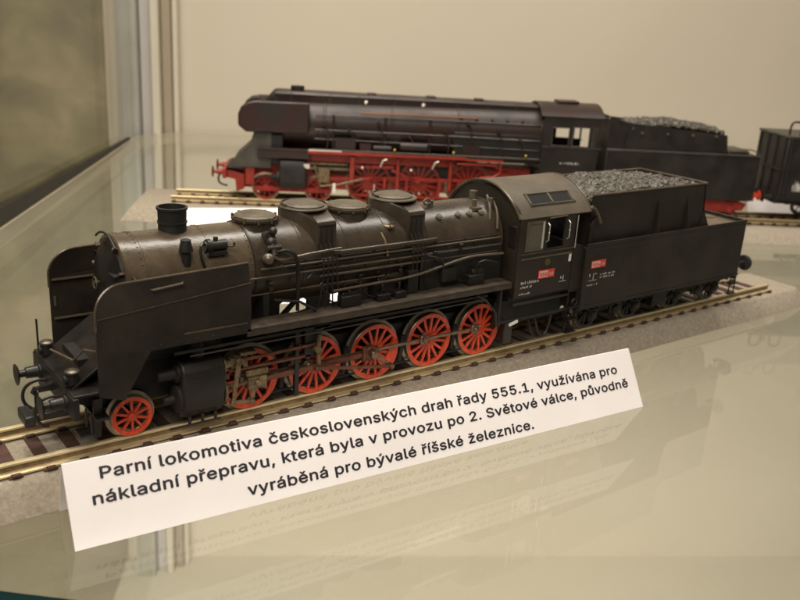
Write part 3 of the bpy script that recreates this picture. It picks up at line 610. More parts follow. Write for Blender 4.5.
# rods and valve gear on both sides
for s_ in (-1, 1):
    px, pz = PIN if s_ == -1 else (.115, .285)
    pin = [(x+px, .70+pz) for x in XS]
    Y0 = s_*.93
    def bar(mb, a, b, h, y0, y1, h1=None):
        a = Vector((a[0], 0, a[1])); b = Vector((b[0], 0, b[1])); d = (b-a).normalized(); p = Vector((-d.z, 0, d.x)); h1 = h1 or h
        mb.prism([a+p*h+Vector((0, y0, 0)), a-p*h+Vector((0, y0, 0)), b-p*h1+Vector((0, y0, 0)), b+p*h1+Vector((0, y0, 0))], (0, y1-y0, 0))
    sr = MB()
    for a, b in zip(pin, pin[1:]): bar(sr, (a[0]+.0, a[1]), (b[0], b[1]), .042, Y0, Y0+s_*.05)
    for i, a in enumerate(pin):
        sr.lathe((a[0], Y0-s_*.02, a[1]), (0, s_, 0), [(0, .14), (.09, .14), (.10, .12)], 20)
        sr.lathe((a[0], Y0+s_*.07, a[1]), (0, s_, 0), [(0, .07), (.05, .07), (.06, .05)], 12)
        sr.box(a[0]-.05, a[0]+.05, Y0, Y0+s_*.06, a[1]+.10, a[1]+.19)
    LP(sr, 'side_rod', ROD, bev=.012)
    big = pin[2]; xh = (2.62 if s_ == -1 else 3.0, .74); Y1 = Y0+s_*.12
    mr = MB(); bar(mr, xh, big, .055, Y1, Y1+s_*.05, .068); mr.lathe((big[0], Y1-s_*.02, big[1]), (0, s_, 0), [(0, .19), (.09, .19), (.1, .16)], 20); mr.box(big[0]-.2, big[0]+.16, Y1-s_*.01, Y1+s_*.07, big[1]-.16, big[1]+.16); mr.box(big[0]-.26, big[0]-.18, Y1, Y1+s_*.09, big[1]-.17, big[1]+.2)
    LP(mr, 'main_rod', BROWNRED, bev=.015)
    xhb = MB(); xhb.box(xh[0]-.22, xh[0]+.22, Y1-s_*.08, Y1+s_*.12, xh[1]-.14, xh[1]+.14); xhb.box(xh[0]-.26, xh[0]+.26, Y1-s_*.1, Y1+s_*.1, xh[1]+.16, xh[1]+.30); xhb.box(xh[0]-.12, xh[0]+.14, Y1-s_*.04, Y1+s_*.08, xh[1]+.1, xh[1]+.2); xhb.cyl((xh[0], Y1, xh[1]), (xh[0], Y1+s_*.17, xh[1]), .07); xhb.cyl((1.9, Y1-s_*.0, xh[1]), (xh[0], Y1, xh[1]), .05); bar(xhb, (xh[0]-.1, xh[1]-.1), (xh[0]-.14, xh[1]-.42), .05, Y1+s_*.1, Y1+s_*.14)
    xhb.cyl((xh[0]-.14, Y1, xh[1]-.40), (xh[0]-.14, Y1+s_*.18, xh[1]-.40), .06); LP(xhb, 'crosshead', BRASS, bev=.015)
    sb = MB(); sb.box(1.82, 3.95, Y1-s_*.05, Y1+s_*.08, xh[1]+.33, xh[1]+.39); sb.box(1.82, 1.98, Y1-s_*.06, Y1+s_*.08, xh[1]+.2, xh[1]+.48); LP(sb, 'slide_bar', BROWNRED, bev=.01)
    cl_ = MB(); bar(cl_, (2.16, 1.36), (2.02, .42), .06, Y1+s_*.14, Y1+s_*.18, .045); cl_.cyl((2.16, Y1+s_*.05, 1.34), (2.16, Y1+s_*.22, 1.34), .08); cl_.cyl((2.02, Y1+s_*.1, .42), (2.02, Y1+s_*.2, .42), .065); bar(cl_, (2.02, .42), (xh[0]-.14, xh[1]-.40), .045, Y1+s_*.12, Y1+s_*.15); LP(cl_, 'combination_lever', BRASS, bev=.01)
    vs = MB(); vs.cyl((1.9, Y1+s_*.02, 1.27), (2.3, Y1+s_*.02, 1.27), .05); vs.box(2.0, 2.2, Y1-s_*.03, Y1+s_*.1, 1.16, 1.38); vs.box(2.22, 2.6, Y1-s_*.1, Y1+s_*.1, 1.40, 1.48); vs.box(2.3, 2.42, Y1-s_*.05, Y1+s_*.05, 1.1, 1.4); LP(vs, 'valve_guide', BRASS, bev=.015)
    lk = (4.05, 1.25)
    rr_ = MB(); bar(rr_, (2.2, 1.33), (lk[0]+.02, lk[1]+.12), .034, Y1+s_*.1, Y1+s_*.14); LP(rr_, 'radius_rod', BROWNRED, bev=.008)
    br = MB(); br.box(3.78, 4.20, s_*.95, s_*1.13, 1.05, 1.92); br.box(3.86, 4.30, s_*.9, s_*1.36, 1.78, 1.90); br.xz([(4.2, 1.55), (4.42, 1.75), (4.42, 1.85), (4.2, 1.85)], s_*1.0, s_*1.08); LP(br, 'link_bracket', BLK, bev=.02)
    li = MB(); li.tube([(lk[0]+.03*math.cos(a)-.0+.08*(1-math.cos((a))), Y1+s_*.17, lk[1]+.42*math.sin(a)) for a in [(-1+i/5) for i in range(11)]], .05, 8); li.cyl((lk[0], Y1-s_*.05, lk[1]), (lk[0], Y1+s_*.24, lk[1]), .08); LP(li, 'expansion_link', BRASS)
    rc = (big[0]+.48 if s_ == -1 else big[0]-.4, big[1]-.36 if s_ == -1 else big[1]-.2)
    ec = MB(); bar(ec, big, rc, .06, Y1+s_*.12, Y1+s_*.17, .045); ec.lathe((big[0], Y1+s_*.1, big[1]), (0, s_, 0), [(0, .10), (.10, .10), (.11, .07)], 16); ec.cyl((rc[0], Y1+s_*.1, rc[1]), (rc[0], Y1+s_*.26, rc[1]), .065); LP(ec, 'return_crank', ROD, bev=.01)
    er = MB(); bar(er, rc, (lk[0]-.02, lk[1]-.44), .042, Y1+s_*.19, Y1+s_*.23); er.cyl((lk[0]-.02, Y1+s_*.14, lk[1]-.44), (lk[0]-.02, Y1+s_*.27, lk[1]-.44), .06); LP(er, 'eccentric_rod', BROWNRED, bev=.008)
    hb = MB(); hb.box(3.55, 3.66, s_*1.02, s_*1.12, .18, 1.78); hb.box(3.45, 3.72, s_*.96, s_*1.1, .95, 1.16); LP(hb, 'motion_hanger', BLK, bev=.015)
    bk = MB()
    for x in XS: bk.xz([(x+.80, .95), (x+.92, .95), (x+.84, .28), (x+.74, .3)], s_*.72, s_*.80)
    bk.tube([(2.0, s_*.78, .24), (9.6, s_*.78, .24)], .03, 6); LP(bk, 'brake_rigging', BLKM, bev=.01)
# ------------------------------------------------------------------ cab
CX0, CX1, CW = 9.72, 11.74, 1.50
cab = LP(MB().box(CX0, CX1+.5, -1.3, 1.3, 1.5, 1.62), 'cab', BLKM)
def cabside(s_):
    y0, y1 = s_*CW, s_*(CW-.05); b = MB()
    # side sheet built round two window openings
    for x0, x1, z0, z1 in ((CX0, CX1, 1.62, 2.86), (CX0, 9.96, 2.86, 3.72), (10.58, 10.72, 2.86, 3.72), (11.34, CX1, 2.86, 3.72), (9.96, 10.58, 3.62, 3.72), (10.72, 11.34, 3.66, 3.72)):
        b.box(x0, x1, y0, y1, z0, z1)
    bmesh.ops.remove_doubles(b.b, verts=b.b.verts, dist=1e-4)
    sd = LP(b, 'side_sheet', GRN, cab)
    wf = MB()
    for x0, x1, z0, z1 in ((9.98, 10.56, 2.88, 3.6),):
        t = .035
        wf.box(x0-t, x1+t, y0+s_*.015, y0-s_*.02, z0-t, z0+t); wf.box(x0-t, x1+t, y0+s_*.015, y0-s_*.02, z1-t, z1+t); wf.box(x0-t, x0+t, y0+s_*.0149, y0-s_*.0199, z0+t, z1-t); wf.box(x1-t, x1+t, y0+s_*.0149, y0-s_*.0199, z0+t, z1-t)
    LP(wf, 'window_frame', LID, sd)
    LP(MB().box(9.99, 10.55, y0-s_*.01, y0-s_*.02, 2.89, 3.59), 'window_pane', GLASSY, sd)
    LP(MB().box(10.50, 10.56, y0+s_*.03, y0+s_*.01, 2.90, 3.60), 'bright_edge', BRIGHT, sd)
    st = MB(); st.box(CX0+.12, CX1-.02, y0+s_*.03, y0, 2.64, 2.68); st.box(CX0+.1, CX1, y0+s_*.02, y0, 2.78, 2.80); st.tube([(10.72, y0+s_*.02, 3.67), (11.36, y0+s_*.02, 3.69)], .02, 6); LP(st, 'beading', LID, sd)
    hr = MB()
    for x in (10.70, 11.46): hr.tube([(x, y0, 3.55), (x, y0+s_*.07, 3.5), (x, y0+s_*.07, 3.1), (x, y0, 3.05)], .015, 6); hr.ball((x, y0+s_*.07, 3.3), .026, 8)
    LP(hr, 'cab_handrail', BRIGHT, sd)
    return sd
sdn = cabside(-1); cabside(1)
fw = MB(); pts = [(-1.46, 1.62), (-1.46, 3.68)] + [(1.46*math.cos(R(a)), 3.68+.66*math.sin(R(a))) for a in range(170, 9, -10)] + [(1.46, 3.68), (1.46, 1.62)]
fw.yz(pts, CX0, CX0+.05); LP(fw, 'front_sheet', GRN, cab)
LP(MB().box(9.70, 9.725, -1.36, -1.08, 2.95, 3.5), 'front_window', BLK, cab, bev=.01)
def roofprof(h, wd, ze, zc, n=20):
    rr_ = (wd*wd+(zc-ze)**2)/(2*(zc-ze)); a0 = math.asin(wd/rr_)
    return [(rr_*math.sin(-a0+2*a0*i/n), zc-rr_+rr_*math.cos(-a0+2*a0*i/n)) for i in range(n+1)]
rp0 = roofprof(0, 1.51, 3.72, 4.47); rp1 = roofprof(0, 1.47, 3.68, 4.42)
ro = MB(); ro.yz(rp0+rp1[::-1], 9.68, 12.28)
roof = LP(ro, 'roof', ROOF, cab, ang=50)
def roof_z(y): 
    best = None
    for (a, b), (c, d) in zip(rp0, rp0[1:]):
        if a <= y <= c: return b+(d-b)*(y-a)/(c-a)
    return 3.8
for s_ in (-1, 1):
    for x0, x1 in ((10.30, 10.98), (11.06, 11.74)):
        ya, yb = s_*1.24, s_*1.00
        LP(MB().prism([(x0, ya, roof_z(ya)+.006), (x1, ya, roof_z(ya)+.006), (x1, yb, roof_z(yb)+.006), (x0, yb, roof_z(yb)+.006)], (0, 0, .008)), 'roof_vent', DARK, roof)
    hf = MB()
    for y in (s_*1.27, s_*.97):
        hf.box(10.2, 11.84, y-.03, y+.03, roof_z(y)-.02, roof_z(y)+.035)
    for x in (10.24, 11.02, 11.80): hf.obox((x, s_*1.12, (roof_z(1.25)+roof_z(.99))/2+.02), (.035, 0, 0), (0, .13, s_*-.5*(roof_z(.99)-roof_z(1.25))), (0, 0, .02))
    LP(hf, 'vent_frame', ROOF, roof)
    rr2 = MB()
    for x in (9.8, 12.1):
        for i in range(14):
            y = s_*(.12+.1*i); rr2.ball((x, y, roof_z(y)+.0), .014, 6)
    LP(rr2, 'roof_rivets', ROOF, roof)
LP(MB().tube([(9.67, y, z) for y, z in rp0], .03, 6), 'roof_edge', SMK, roof)
LP(MB().tube([(12.29, y, z) for y, z in rp0] , .028, 6), 'roof_edge', SMK, roof)
LP(MB().tube([(12.28, -1.5, 3.84), (12.5, -1.5, 3.72), (12.75, -1.48, 3.35)], .045, 8, 1), 'rain_strip', LID, roof)
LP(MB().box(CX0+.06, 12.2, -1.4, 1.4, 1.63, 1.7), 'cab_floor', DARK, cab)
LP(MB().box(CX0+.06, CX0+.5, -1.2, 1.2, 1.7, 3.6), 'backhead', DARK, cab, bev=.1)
# interior darkness is painted: near-black rear sheet on the far half of the cab
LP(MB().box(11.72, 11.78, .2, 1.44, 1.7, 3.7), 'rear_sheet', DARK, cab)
dr = MB(); dr.box(11.80, 12.24, -1.47, -1.43, 1.5, 2.78); LP(dr, 'cab_door', GRN, cab, bev=.01)
LP(MB().tube([(11.78, -1.53, 2.78), (11.78, -1.53, 3.66)], .013, 6), 'door_handrail', BRIGHT, cab)
LP(MB().box(11.62, 11.70, -1.515, -1.501, 2.42, 2.62), 'white_marker', WHITE, cab)
# lettering on the cab side
FX = lambda x, z, y: Matrix.Translation((x-OX, y, z)) @ Matrix.Rotation(PI/2, 4, 'X')
def plate(par, x0, z0, w_, h_, y, ox, t1, t2, split):
    o = MB().box(x0, x0+w_, y, y-.02, z0, z0+h_).build('number_plate', WRED, par, off=(ox, 0, 0))
    MB().box(x0+.02, x0+split-.01, y-.0205, y-.024, z0+.02, z0+h_-.02).build('plate_field', PLATEW, o, off=(ox, 0, 0))
    m4 = Matrix.Translation((x0+.05-ox, y-.027, z0+.05)) @ Matrix.Rotation(PI/2, 4, 'X')
    text_mesh(t1, h_*.85, 'lettering', WRED, o, m4, split-.09, .006)
    m4 = Matrix.Translation((x0+split+.04-ox, y-.027, z0+.06)) @ Matrix.Rotation(PI/2, 4, 'X')
    text_mesh(t2, h_*.7, 'lettering', PLATEW, o, m4, w_-split-.09, .006)
    return o
plate(cab, 10.53, 2.07, .58, .22, -1.502, OX, '555', '10', .35)
def fine_print(par, x, z, width, h, y, ox):      # lettering too small to read: short uneven strokes
    rnd = random.Random(int(x*100+z*1000)); b = MB(); q = x
    while q < x+width:
        l = rnd.uniform(.015, .04); hh = h*rnd.choice((.6, .7, 1)); b.box(q, q+.012, y-.004, y, z, z+hh)
        b.box(q, q+l, y-.004, y-.0002, z+rnd.choice((0, .42, .8))*h*.7, z+rnd.choice((0, .42, .8))*h*.7+h*.22) if rnd.random() < .8 else None; q += l+rnd.uniform(.012, .022)+(.05 if rnd.random() < .14 else 0)
    return b.build('fine_print', WHITE, par, off=(ox, 0, 0))
fine_print(cab, 9.93, 1.985, .60, .085, -1.502, OX); fine_print(cab, 9.93, 1.87, .40, .075, -1.502, OX); fine_print(cab, 9.90, 1.70, .36, .05, -1.502, OX)
cs = MB(); cs.box(11.34, 11.60, -1.506, -1.502, 1.88, 1.888); cs.box(11.49, 11.50, -1.506, -1.502, 1.90, 2.05); cs.box(11.40, 11.49, -1.506, -1.502, 1.97, 1.98); cs.box(11.39, 11.40, -1.506, -1.502, 1.97, 2.04); LP(cs, 'inspection_marks', WHITE, cab)
LP(MB().lathe((10.82, -1.50, 2.50), (0, -1, 0), [(0, .10), (.015, .10), (.02, .07)], 20), 'builders_badge', mat('dull_brass', (.12, .10, .045), .4, metal=.5), cab)
cab.scale = (1, .925, 1); cab.location.x += .06*S; cab.location.z -= .02*S
# under the cab
uc = MB(); uc.box(9.3, 12.2, -1.42, -1.36, 1.0, 1.08); uc.box(9.3, 12.2, 1.36, 1.42, 1.0, 1.08); uc.box(9.6, 12.1, -.9, .9, .7, 1.4); uc.box(9.25, 9.33, -1.45, -1.3, .95, 2.0)
LP(uc, 'cab_understructure', BLKM, bev=.015)
LP(MB().box(9.72, 11.74, -1.47, -1.40, 1.44, 1.50), 'sill_strip', GRN, bev=.01)
LP(MB().tube([(10.7, -1.3, 1.0), (10.75, -1.36, .75), (10.9, -1.36, .42), (11.15, -1.36, .40), (11.3, -1.36, .9), (11.32, -1.3, 1.05)], .035, 8, 1), 'injector_pipe', BLK)
LP(MB().tube([(10.55, -1.2, 1.0), (10.62, -1.3, .6), (10.75, -1.3, .4), (10.95, -1.3, .35)], .03, 8, 1), 'injector_pipe', BLK)
bx = MB(); bx.box(9.65, 9.95, -1.3, -1.1, .35, .95); bx.cyl((9.5, -1.2, 1.02), (9.75, -1.2, 1.0), .05); LP(bx, 'steam_trap', GRN, bev=.03)
LP(MB().obox((9.82, -1.44, .97), (.14, 0, .03), (0, .02, 0), (0, 0, .035)), 'white_tag', WHITE)
ld = MB()
for z in (.35, .72, 1.08): ld.box(11.78, 12.18, -1.52, -1.34, z, z+.03)
for x in (11.78, 12.15): ld.box(x, x+.035, -1.44, -1.40, .35, 1.5)
LP(ld, 'cab_steps', BLK)
wh = MB().ball((12.05, -1.3, .75), .11); wh.tube([(12.05+.1*math.cos(a), -1.45, 1.2+.1*math.sin(a)) for a in [i*PI/6 for i in range(13)]], .02, 6); LP(wh, 'hose_coupling', BLK)
# ================================================================== FRONT TENDER
TX = 16.0
ten = empty('coal_tender', TM(TX), 'dark grey green model coal tender with sloping bunker coupled behind the black front locomotive', 'model tender')
def TP(mb, name, m, parent=ten, **k): return mb.build(name, m, parent, off=(TX, 0, 0), **k)
tb = MB(); tb.box(12.32, 19.80, -1.45, 1.45, 1.0, 2.70); tank = TP(tb, 'tank', GRN, bev=.03)
for s_ in (-1, 1):
    rv = MB()
    for i in range(104):
        for z in (1.10, 2.60): rv.lathe((12.5+.07*i, s_*1.449, z), (0, s_, 0), [(0, .013), (.007, .009)], 6)
    for x in (13.9, 16.1, 18.2):
        for i in range(20): rv.lathe((x, s_*1.449, 1.2+.07*i), (0, s_, 0), [(0, .011), (.006, .008)], 6)
    TP(rv, 'rivet_row', GRN, tank)
rim = MB(); rim.box(12.32, 19.8, -1.452, -1.40, 2.69, 2.80); rim.box(12.32, 19.8, 1.40, 1.452, 2.69, 2.80); rim.box(19.75, 19.803, -1.40, 1.40, 2.69, 2.80); TP(rim, 'tank_rim', GRN, tank, bev=.012)
TP(MB().box(12.3, 19.83, -1.47, -1.44, .96, 1.02), 'lower_edge', GRN, tank, bev=.01)
TP(MB().box(12.32, 12.40, -1.475, -1.452, 1.0, 2.72), 'corner_strip', GRN, tank, bev=.008)
hs = MB()
for x in (18.1, 18.75, 19.3): hs.lathe((x, -.3, 2.70), (0, 0, 1), [(0, .28), (.03, .28), (.05, .22), (.055, .05)], 24)
hs.lathe((18.7, .5, 2.7), (0, 0, 1), [(0, .4), (.1, .4), (.12, .34), (.13, .1)], 24); hs.box(17.9, 19.6, -1.2, 1.2, 2.701, 2.715); TP(hs, 'tank_hatch', SMK, tank)
# bunker: sides lean outward slightly, open top, flared foot at the rear
zb0, zb1 = 2.72, 4.09
bk = MB()
for s_ in (-1, 1):
    bk.prism([(12.5, s_*1.24, zb0), (17.75, s_*1.24, zb0), (17.55, s_*1.24, zb1), (12.55, s_*1.24, zb1)], (0, -s_*.04, 0))
    bk.prism([(12.34, s_*1.44, zb0), (12.34, s_*1.44, 3.3), (12.75, s_*1.26, 3.5), (12.75, s_*1.26, zb0)], (0, -s_*.03, 0))
bk.prism([(17.75, -1.24, zb0), (17.75, 1.24, zb0), (17.55, 1.24, zb1), (17.55, -1.24, zb1)], (-.05, 0, 0)); bk.box(12.5, 12.55, -1.2, 1.2, zb0, 3.7)
bun = TP(bk, 'coal_bunker', GRN)
be = MB(); be.tube([(12.5, -1.25, zb1), (17.57, -1.25, zb1), (17.57, 1.25, zb1), (12.5, 1.25, zb1)], .035, 6); TP(be, 'bunker_edge', LID, bun)
for x in (15.35, 16.75):
    for s_ in (-1, 1): TP(MB().prism([(x, s_*1.245, zb1-.35), (x, s_*1.40, zb0+.1), (x, s_*1.40, zb0), (x, s_*1.245, zb0)], (.05, 0, 0)), 'bunker_rib', GRN, bun)
rbm = MB(); rbm.prism([(17.72, -1.245, zb0+.45), (17.95, -1.3, zb0), (17.5, -1.3, zb0), (17.6, -1.245, zb0+.45)], (0, .03, 0)); TP(rbm, 'bunker_rib', GRN, bun)
def coal(x0, x1, yw, zbase, hump, parent, ox, n, size):
    rnd = random.Random(3); b = MB(); 
    def hgt(x, y):
        u = (x-x0)/(x1-x0); return zbase+hump*math.sin(PI*min(1, max(0, .12+u*.80)))*(1-.35*(y/yw)**2)+.10*noise.noise(Vector((x*1.3, y*1.3, 0)))
    for i in range(n):
        x = rnd.uniform(x0, x1); y = rnd.uniform(-yw, yw); r = size*rnd.choice((.5, .65, .8, 1, 1.2, 1.7))*rnd.uniform(.85, 1.15); z = hgt(x, y)-r*.35
        res = bmesh.ops.create_icosphere(b.b, subdivisions=1, radius=r); rot = Matrix.Rotation(rnd.uniform(0, 6.3), 3, Vector((rnd.uniform(-1,1), rnd.uniform(-1,1), rnd.uniform(-1,1))).normalized())
        sc3 = Vector((rnd.uniform(.7, 1.3), rnd.uniform(.7, 1.2), rnd.uniform(.6, 1.05)))
        for v in res['verts']:
            q = rot @ (v.co*rnd.uniform(.78, 1.15)); v.co = Vector((q.x*sc3.x+x, q.y*sc3.y+y, q.z*sc3.z+z))
    g = 24; grid = [[b.b.verts.new((x0+(x1-x0)*i/g, -yw+2*yw*j/8, hgt(x0+(x1-x0)*i/g, -yw+2*yw*j/8)-size*.6)) for j in range(9)] for i in range(g+1)]
    for i in range(g):
        for j in range(8): b.b.faces.new((grid[i][j], grid[i+1][j], grid[i+1][j+1], grid[i][j+1]))
    return b.build('coal_load', COALM, parent, off=(ox, 0, 0), ang=20)
coal(12.68, 17.42, 1.09, 3.93, .26, ten, TX, 2600, .085)
# tender running gear
tf = MB(); tf.box(12.5, 19.7, -1.2, 1.2, .78, .98)
for y in (-.55, .55): tf.box(12.7, 15.95, y-.04, y+.04, .32, .72); tf.box(16.75, 19.75, y-.04, y+.04, .32, .72)
TP(tf, 'underframe', BLKM, bev=.02)
AX = [13.4, 15.32, 17.35, 19.3]
TWM = mat('wheel_black_paint', (.030, .025, .020), .35)
tw = wheel('tender_wheel', .50, 9, TWM, y=-1, rim=.07, hubr=.10, parent=ten, loc=(AX[0]-TX, -.80, .5))
for x in AX[1:]: put(tw, ten, (x-TX, -.80, .5))
for x in AX: put(tw, ten, (x-TX, .80, .5), (0, 0, PI))
def axbox():
    b = MB().box(-.15, .15, -.06, .05, -.15, .17); b.lathe((0, -.06, .0), (0, -1, 0), [(0, .12), (.04, .12), (.06, .08)], 18); b.box(-.44, .44, -.05, .0, .34, .38); b.box(-.32, .32, -.05, .0, .38, .42); b.box(-.04, .04, -.05, .0, .17, .34)
    for s_ in (-1, 1): b.lathe((s_*.60, -.03, .18), (0, 0, 1), [(0, .06), (.2, .06)], 10); b.xz([(s_*.15, .12), (s_*.66, .36), (s_*.66, .42), (s_*.15, .18)], -.04, .0)
    return b
ab = axbox().build('axle_box', GRN, ten, (AX[0]-TX, -1.0, .5), bev=.012)
for x in AX[1:]: put(ab, ten, (x-TX, -1.0, .5))
for x in AX: put(ab, ten, (x-TX, 1.0, .5), (0, 0, PI))
brk = MB()
for x in (14.36, 18.32): brk.box(x-.28, x+.28, -1.06, -.98, .42, .72); brk.lathe((x, -1.06, .52), (0, -1, 0), [(0, .16), (.05, .14), (.07, .05)], 16)
brk.box(16.0, 16.7, -1.1, -.9, .35, .75); TP(brk, 'spring_gear', BLK, bev=.015)
for s_ in (-1, 1):
    tl = MB()
    for z in (.32, .66): tl.box(19.52, 19.86, s_*1.46, s_*1.28, z, z+.03)
    for x in (19.54, 19.82): tl.box(x, x+.03, s_*1.40, s_*1.37, .33, 1.0)
    TP(tl, 'rear_steps', BLK)
TP(MB().box(19.72, 19.86, -1.40, 1.40, .82, 1.30), 'rear_beam', BLK, bev=.02)
tbuf = buffer_mb(.27).build('buffer', BLKM, ten, (20.0-TX, -.875, 1.08)); tbuf.rotation_euler = (0, 0, PI); tbuf.scale = (2.3, 1, 1)
t2 = put(tbuf, ten, (20.0-TX, .875, 1.08), (0, 0, PI))
TP(MB().tube([(19.86, -1.1, 1.2), (19.95, -1.1, 1.4), (19.95, -1.1, 2.5), (19.83, -1.1, 2.6)], .022, 6), 'ladder_rail', BLK)
plate(ten, 12.55, 2.10, .57, .205, -1.4525, TX, '926', '10', .35)
fine_print(ten, 12.98, 1.86, .60, .055, -1.453, TX); fine_print(ten, 12.98, 1.77, .56, .05, -1.453, TX); fine_print(ten, 12.48, 1.60, .42, .05, -1.453, TX)
cs = MB(); cs.box(12.52, 12.84, -1.457, -1.4535, 1.74, 1.748); cs.box(12.69, 12.70, -1.457, -1.4535, 1.76, 1.93); cs.box(12.69, 12.83, -1.457, -1.4535, 1.92, 1.93); cs.box(12.54, 12.555, -1.457, -1.4535, 1.86, 1.94); TP(cs, 'inspection_marks', WHITE)

# ================================================================== REAR LOCOMOTIVE (stands square to the case)
RX = 10.0
rl = empty('streamlined_locomotive', CASE @ TM(RX), 'black model express locomotive with red frame and red wheels on the rear track', 'model locomotive')
def RP(mb, name, m, parent=rl, **k): return mb.build(name, m, parent, off=(RX, 0, 0), **k)
DKB = mat('veil_tinted_black_paint', (.034, .0125, .009), .42, var=.5, vscale=.8, col2=(.008, .006, .005), rvar=.1, bump=.08, bscale=15)  # black paint, browned to carry the reflection veil of the case front glass
APR = mat('grey_apron', (.045, .040, .030), .5, var=.3, vscale=1.5)
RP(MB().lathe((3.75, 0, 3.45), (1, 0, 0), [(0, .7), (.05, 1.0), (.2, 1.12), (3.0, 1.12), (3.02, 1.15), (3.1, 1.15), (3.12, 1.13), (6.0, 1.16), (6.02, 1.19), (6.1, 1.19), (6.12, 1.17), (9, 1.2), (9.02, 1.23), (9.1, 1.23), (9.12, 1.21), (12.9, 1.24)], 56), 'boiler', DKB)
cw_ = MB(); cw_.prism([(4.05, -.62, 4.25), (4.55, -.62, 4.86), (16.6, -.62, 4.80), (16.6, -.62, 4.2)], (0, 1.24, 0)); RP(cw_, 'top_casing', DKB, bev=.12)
RP(MB().lathe((5.57, 0, 4.7), (0, 0, 1), [(0, .31), (.26, .30), (.30, .31), (.34, .30), (.335, .2), (.2, .18)], 28), 'chimney', BLKM)
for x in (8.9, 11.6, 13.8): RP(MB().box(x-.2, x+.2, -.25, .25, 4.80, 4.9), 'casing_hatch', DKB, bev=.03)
fbx = MB(); fbx.box(12.6, 16.7, -1.25, 1.25, 2.2, 3.5); fbx.box(6.3, 12.6, -.8, .8, 1.3, 2.4); RP(fbx, 'firebox', BLKM, bev=.05)
for s_ in (-1, 1):
    o = [(3.05, 3.35), (3.05, 3.85), (3.18, 4.15), (3.45, 4.38), (3.8, 4.46), (6.15, 4.46), (6.15, 3.2), (6.0, 3.08), (3.4, 3.08)]
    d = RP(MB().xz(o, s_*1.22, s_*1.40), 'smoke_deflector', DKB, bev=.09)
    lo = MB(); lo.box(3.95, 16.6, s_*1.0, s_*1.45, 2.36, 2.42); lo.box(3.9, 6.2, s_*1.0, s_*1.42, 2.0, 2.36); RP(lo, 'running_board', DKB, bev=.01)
    st_ = MB(); st_.box(6.1, 13.2, s_*1.44, s_*1.47, 2.27, 2.41); st_.box(13.2, 14.9, s_*1.44, s_*1.47, 2.24, 2.34); RP(st_, 'red_valance', REARRED, bev=.01)
    RP(MB().box(6.15, 7.6, s_*1.475, s_*1.472, 2.40, 2.46), 'edge_highlight', WHITE)  # highlight on the board edge, painted as a white strip
    fp = MB(); pth = [(12.9, 2.30), (14.7, 2.28), (14.8, 2.15), (14.8, 1.75), (14.5, 1.55), (13.9, 1.5)]
    fp.tube([(x, s_*1.42, z) for x, z in pth], .05, 8); fp.tube([(x*.985+.1, s_*1.40, z-.2) for x, z in pth[:3]], .04, 8); RP(fp, 'ashpan_pipe', REARRED)
    pp = MB(); pp.tube([(6.4, s_*1.22, 3.95), (11, s_*1.25, 3.97), (16.5, s_*1.27, 3.95)], .035, 6); pp.tube([(6.4, s_*1.28, 3.3), (12, s_*1.31, 3.3), (16.5, s_*1.33, 3.25)], .04, 6); pp.tube([(6.4, s_*1.26, 2.9), (12, s_*1.3, 2.88), (16.5, s_*1.32, 2.82)], .03, 6)
    for x in (7.2, 9.5, 11.5): pp.cyl((x, s_*1.2, 4.0), (x+.02, s_*1.28, 2.5), .05, 8)
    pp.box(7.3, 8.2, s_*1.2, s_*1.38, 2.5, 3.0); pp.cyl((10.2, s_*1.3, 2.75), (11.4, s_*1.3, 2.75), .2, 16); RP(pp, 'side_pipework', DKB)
    RP(MB().tube([(8.4, s_*1.2, 4.12), (11, s_*1.21, 4.14), (13.6, s_*1.2, 4.12)], .04, 8), 'copper_pipe', mat('copper_brown', (.20, .075, .03), .4, metal=.3))
    for x in (8.6, 11.15): RP(MB().lathe((x, s_*1.0, 4.55), (0, s_, .3), [(0, .07), (.1, .08), (.14, .03)], 12), 'lamp_lens', BRIGHT)
    for x in (9.95, 12.6, 15.9): RP(MB().ball((x, s_*1.47, 2.60), .05, 10), 'yellow_cap', YEL)
    cyl_ = RP(MB().yz([(s_*(1.1+a), z) for a, z in [(-.5, .6), (-.5, 1.9), (-.2, 2.0), (.2, 1.9), (.3, 1.6), (.3, .9), (.1, .62)]], 4.85, 6.05), 'cylinder', BLK, bev=.06)
    RP(MB().lathe((4.85, s_*1.1, 1.1), (-1, 0, 0), [(0, .34), (.06, .34), (.1, .2), (.4, .08)], 20), 'cylinder_cover', BLKM, cyl_)
    gr = MB(); gr.box(6.05, 8.0, s_*.98, s_*1.08, 1.5, 1.62); gr.box(6.05, 7.9, s_*1.12, s_*1.2, 1.75, 1.83); gr.box(6.6, 7.1, s_*1.0, s_*1.25, .95, 1.6); gr.tube([(6.4, s_*1.3, 1.8), (6.7, s_*1.3, .8), (7.5, s_*1.3, .9), (8.6, s_*1.3, 1.2)], .05, 8); RP(gr, 'valve_gear', BRASS, bev=.02)
    ml = MB(); 
    for (x0, z0, x1, z1) in ((6.9, 1.1, 11.2, 1.3), (8.9, 1.2, 13.5, 1.28), (9.9, 1.62, 11.2, 1.1), (8.2, 1.7, 10.0, 1.75)):
        a = Vector((x0, 0, z0)); c = Vector((x1, 0, z1)); p = Vector((-(c-a).z, 0, (c-a).x)).normalized()*.06
        ml.prism([a+p+Vector((0, s_*1.05, 0)), a-p+Vector((0, s_*1.05, 0)), c-p+Vector((0, s_*1.05, 0)), c+p+Vector((0, s_*1.05, 0))], (0, s_*.06, 0))
    RP(ml, 'coupling_rod', DRED, bev=.01)
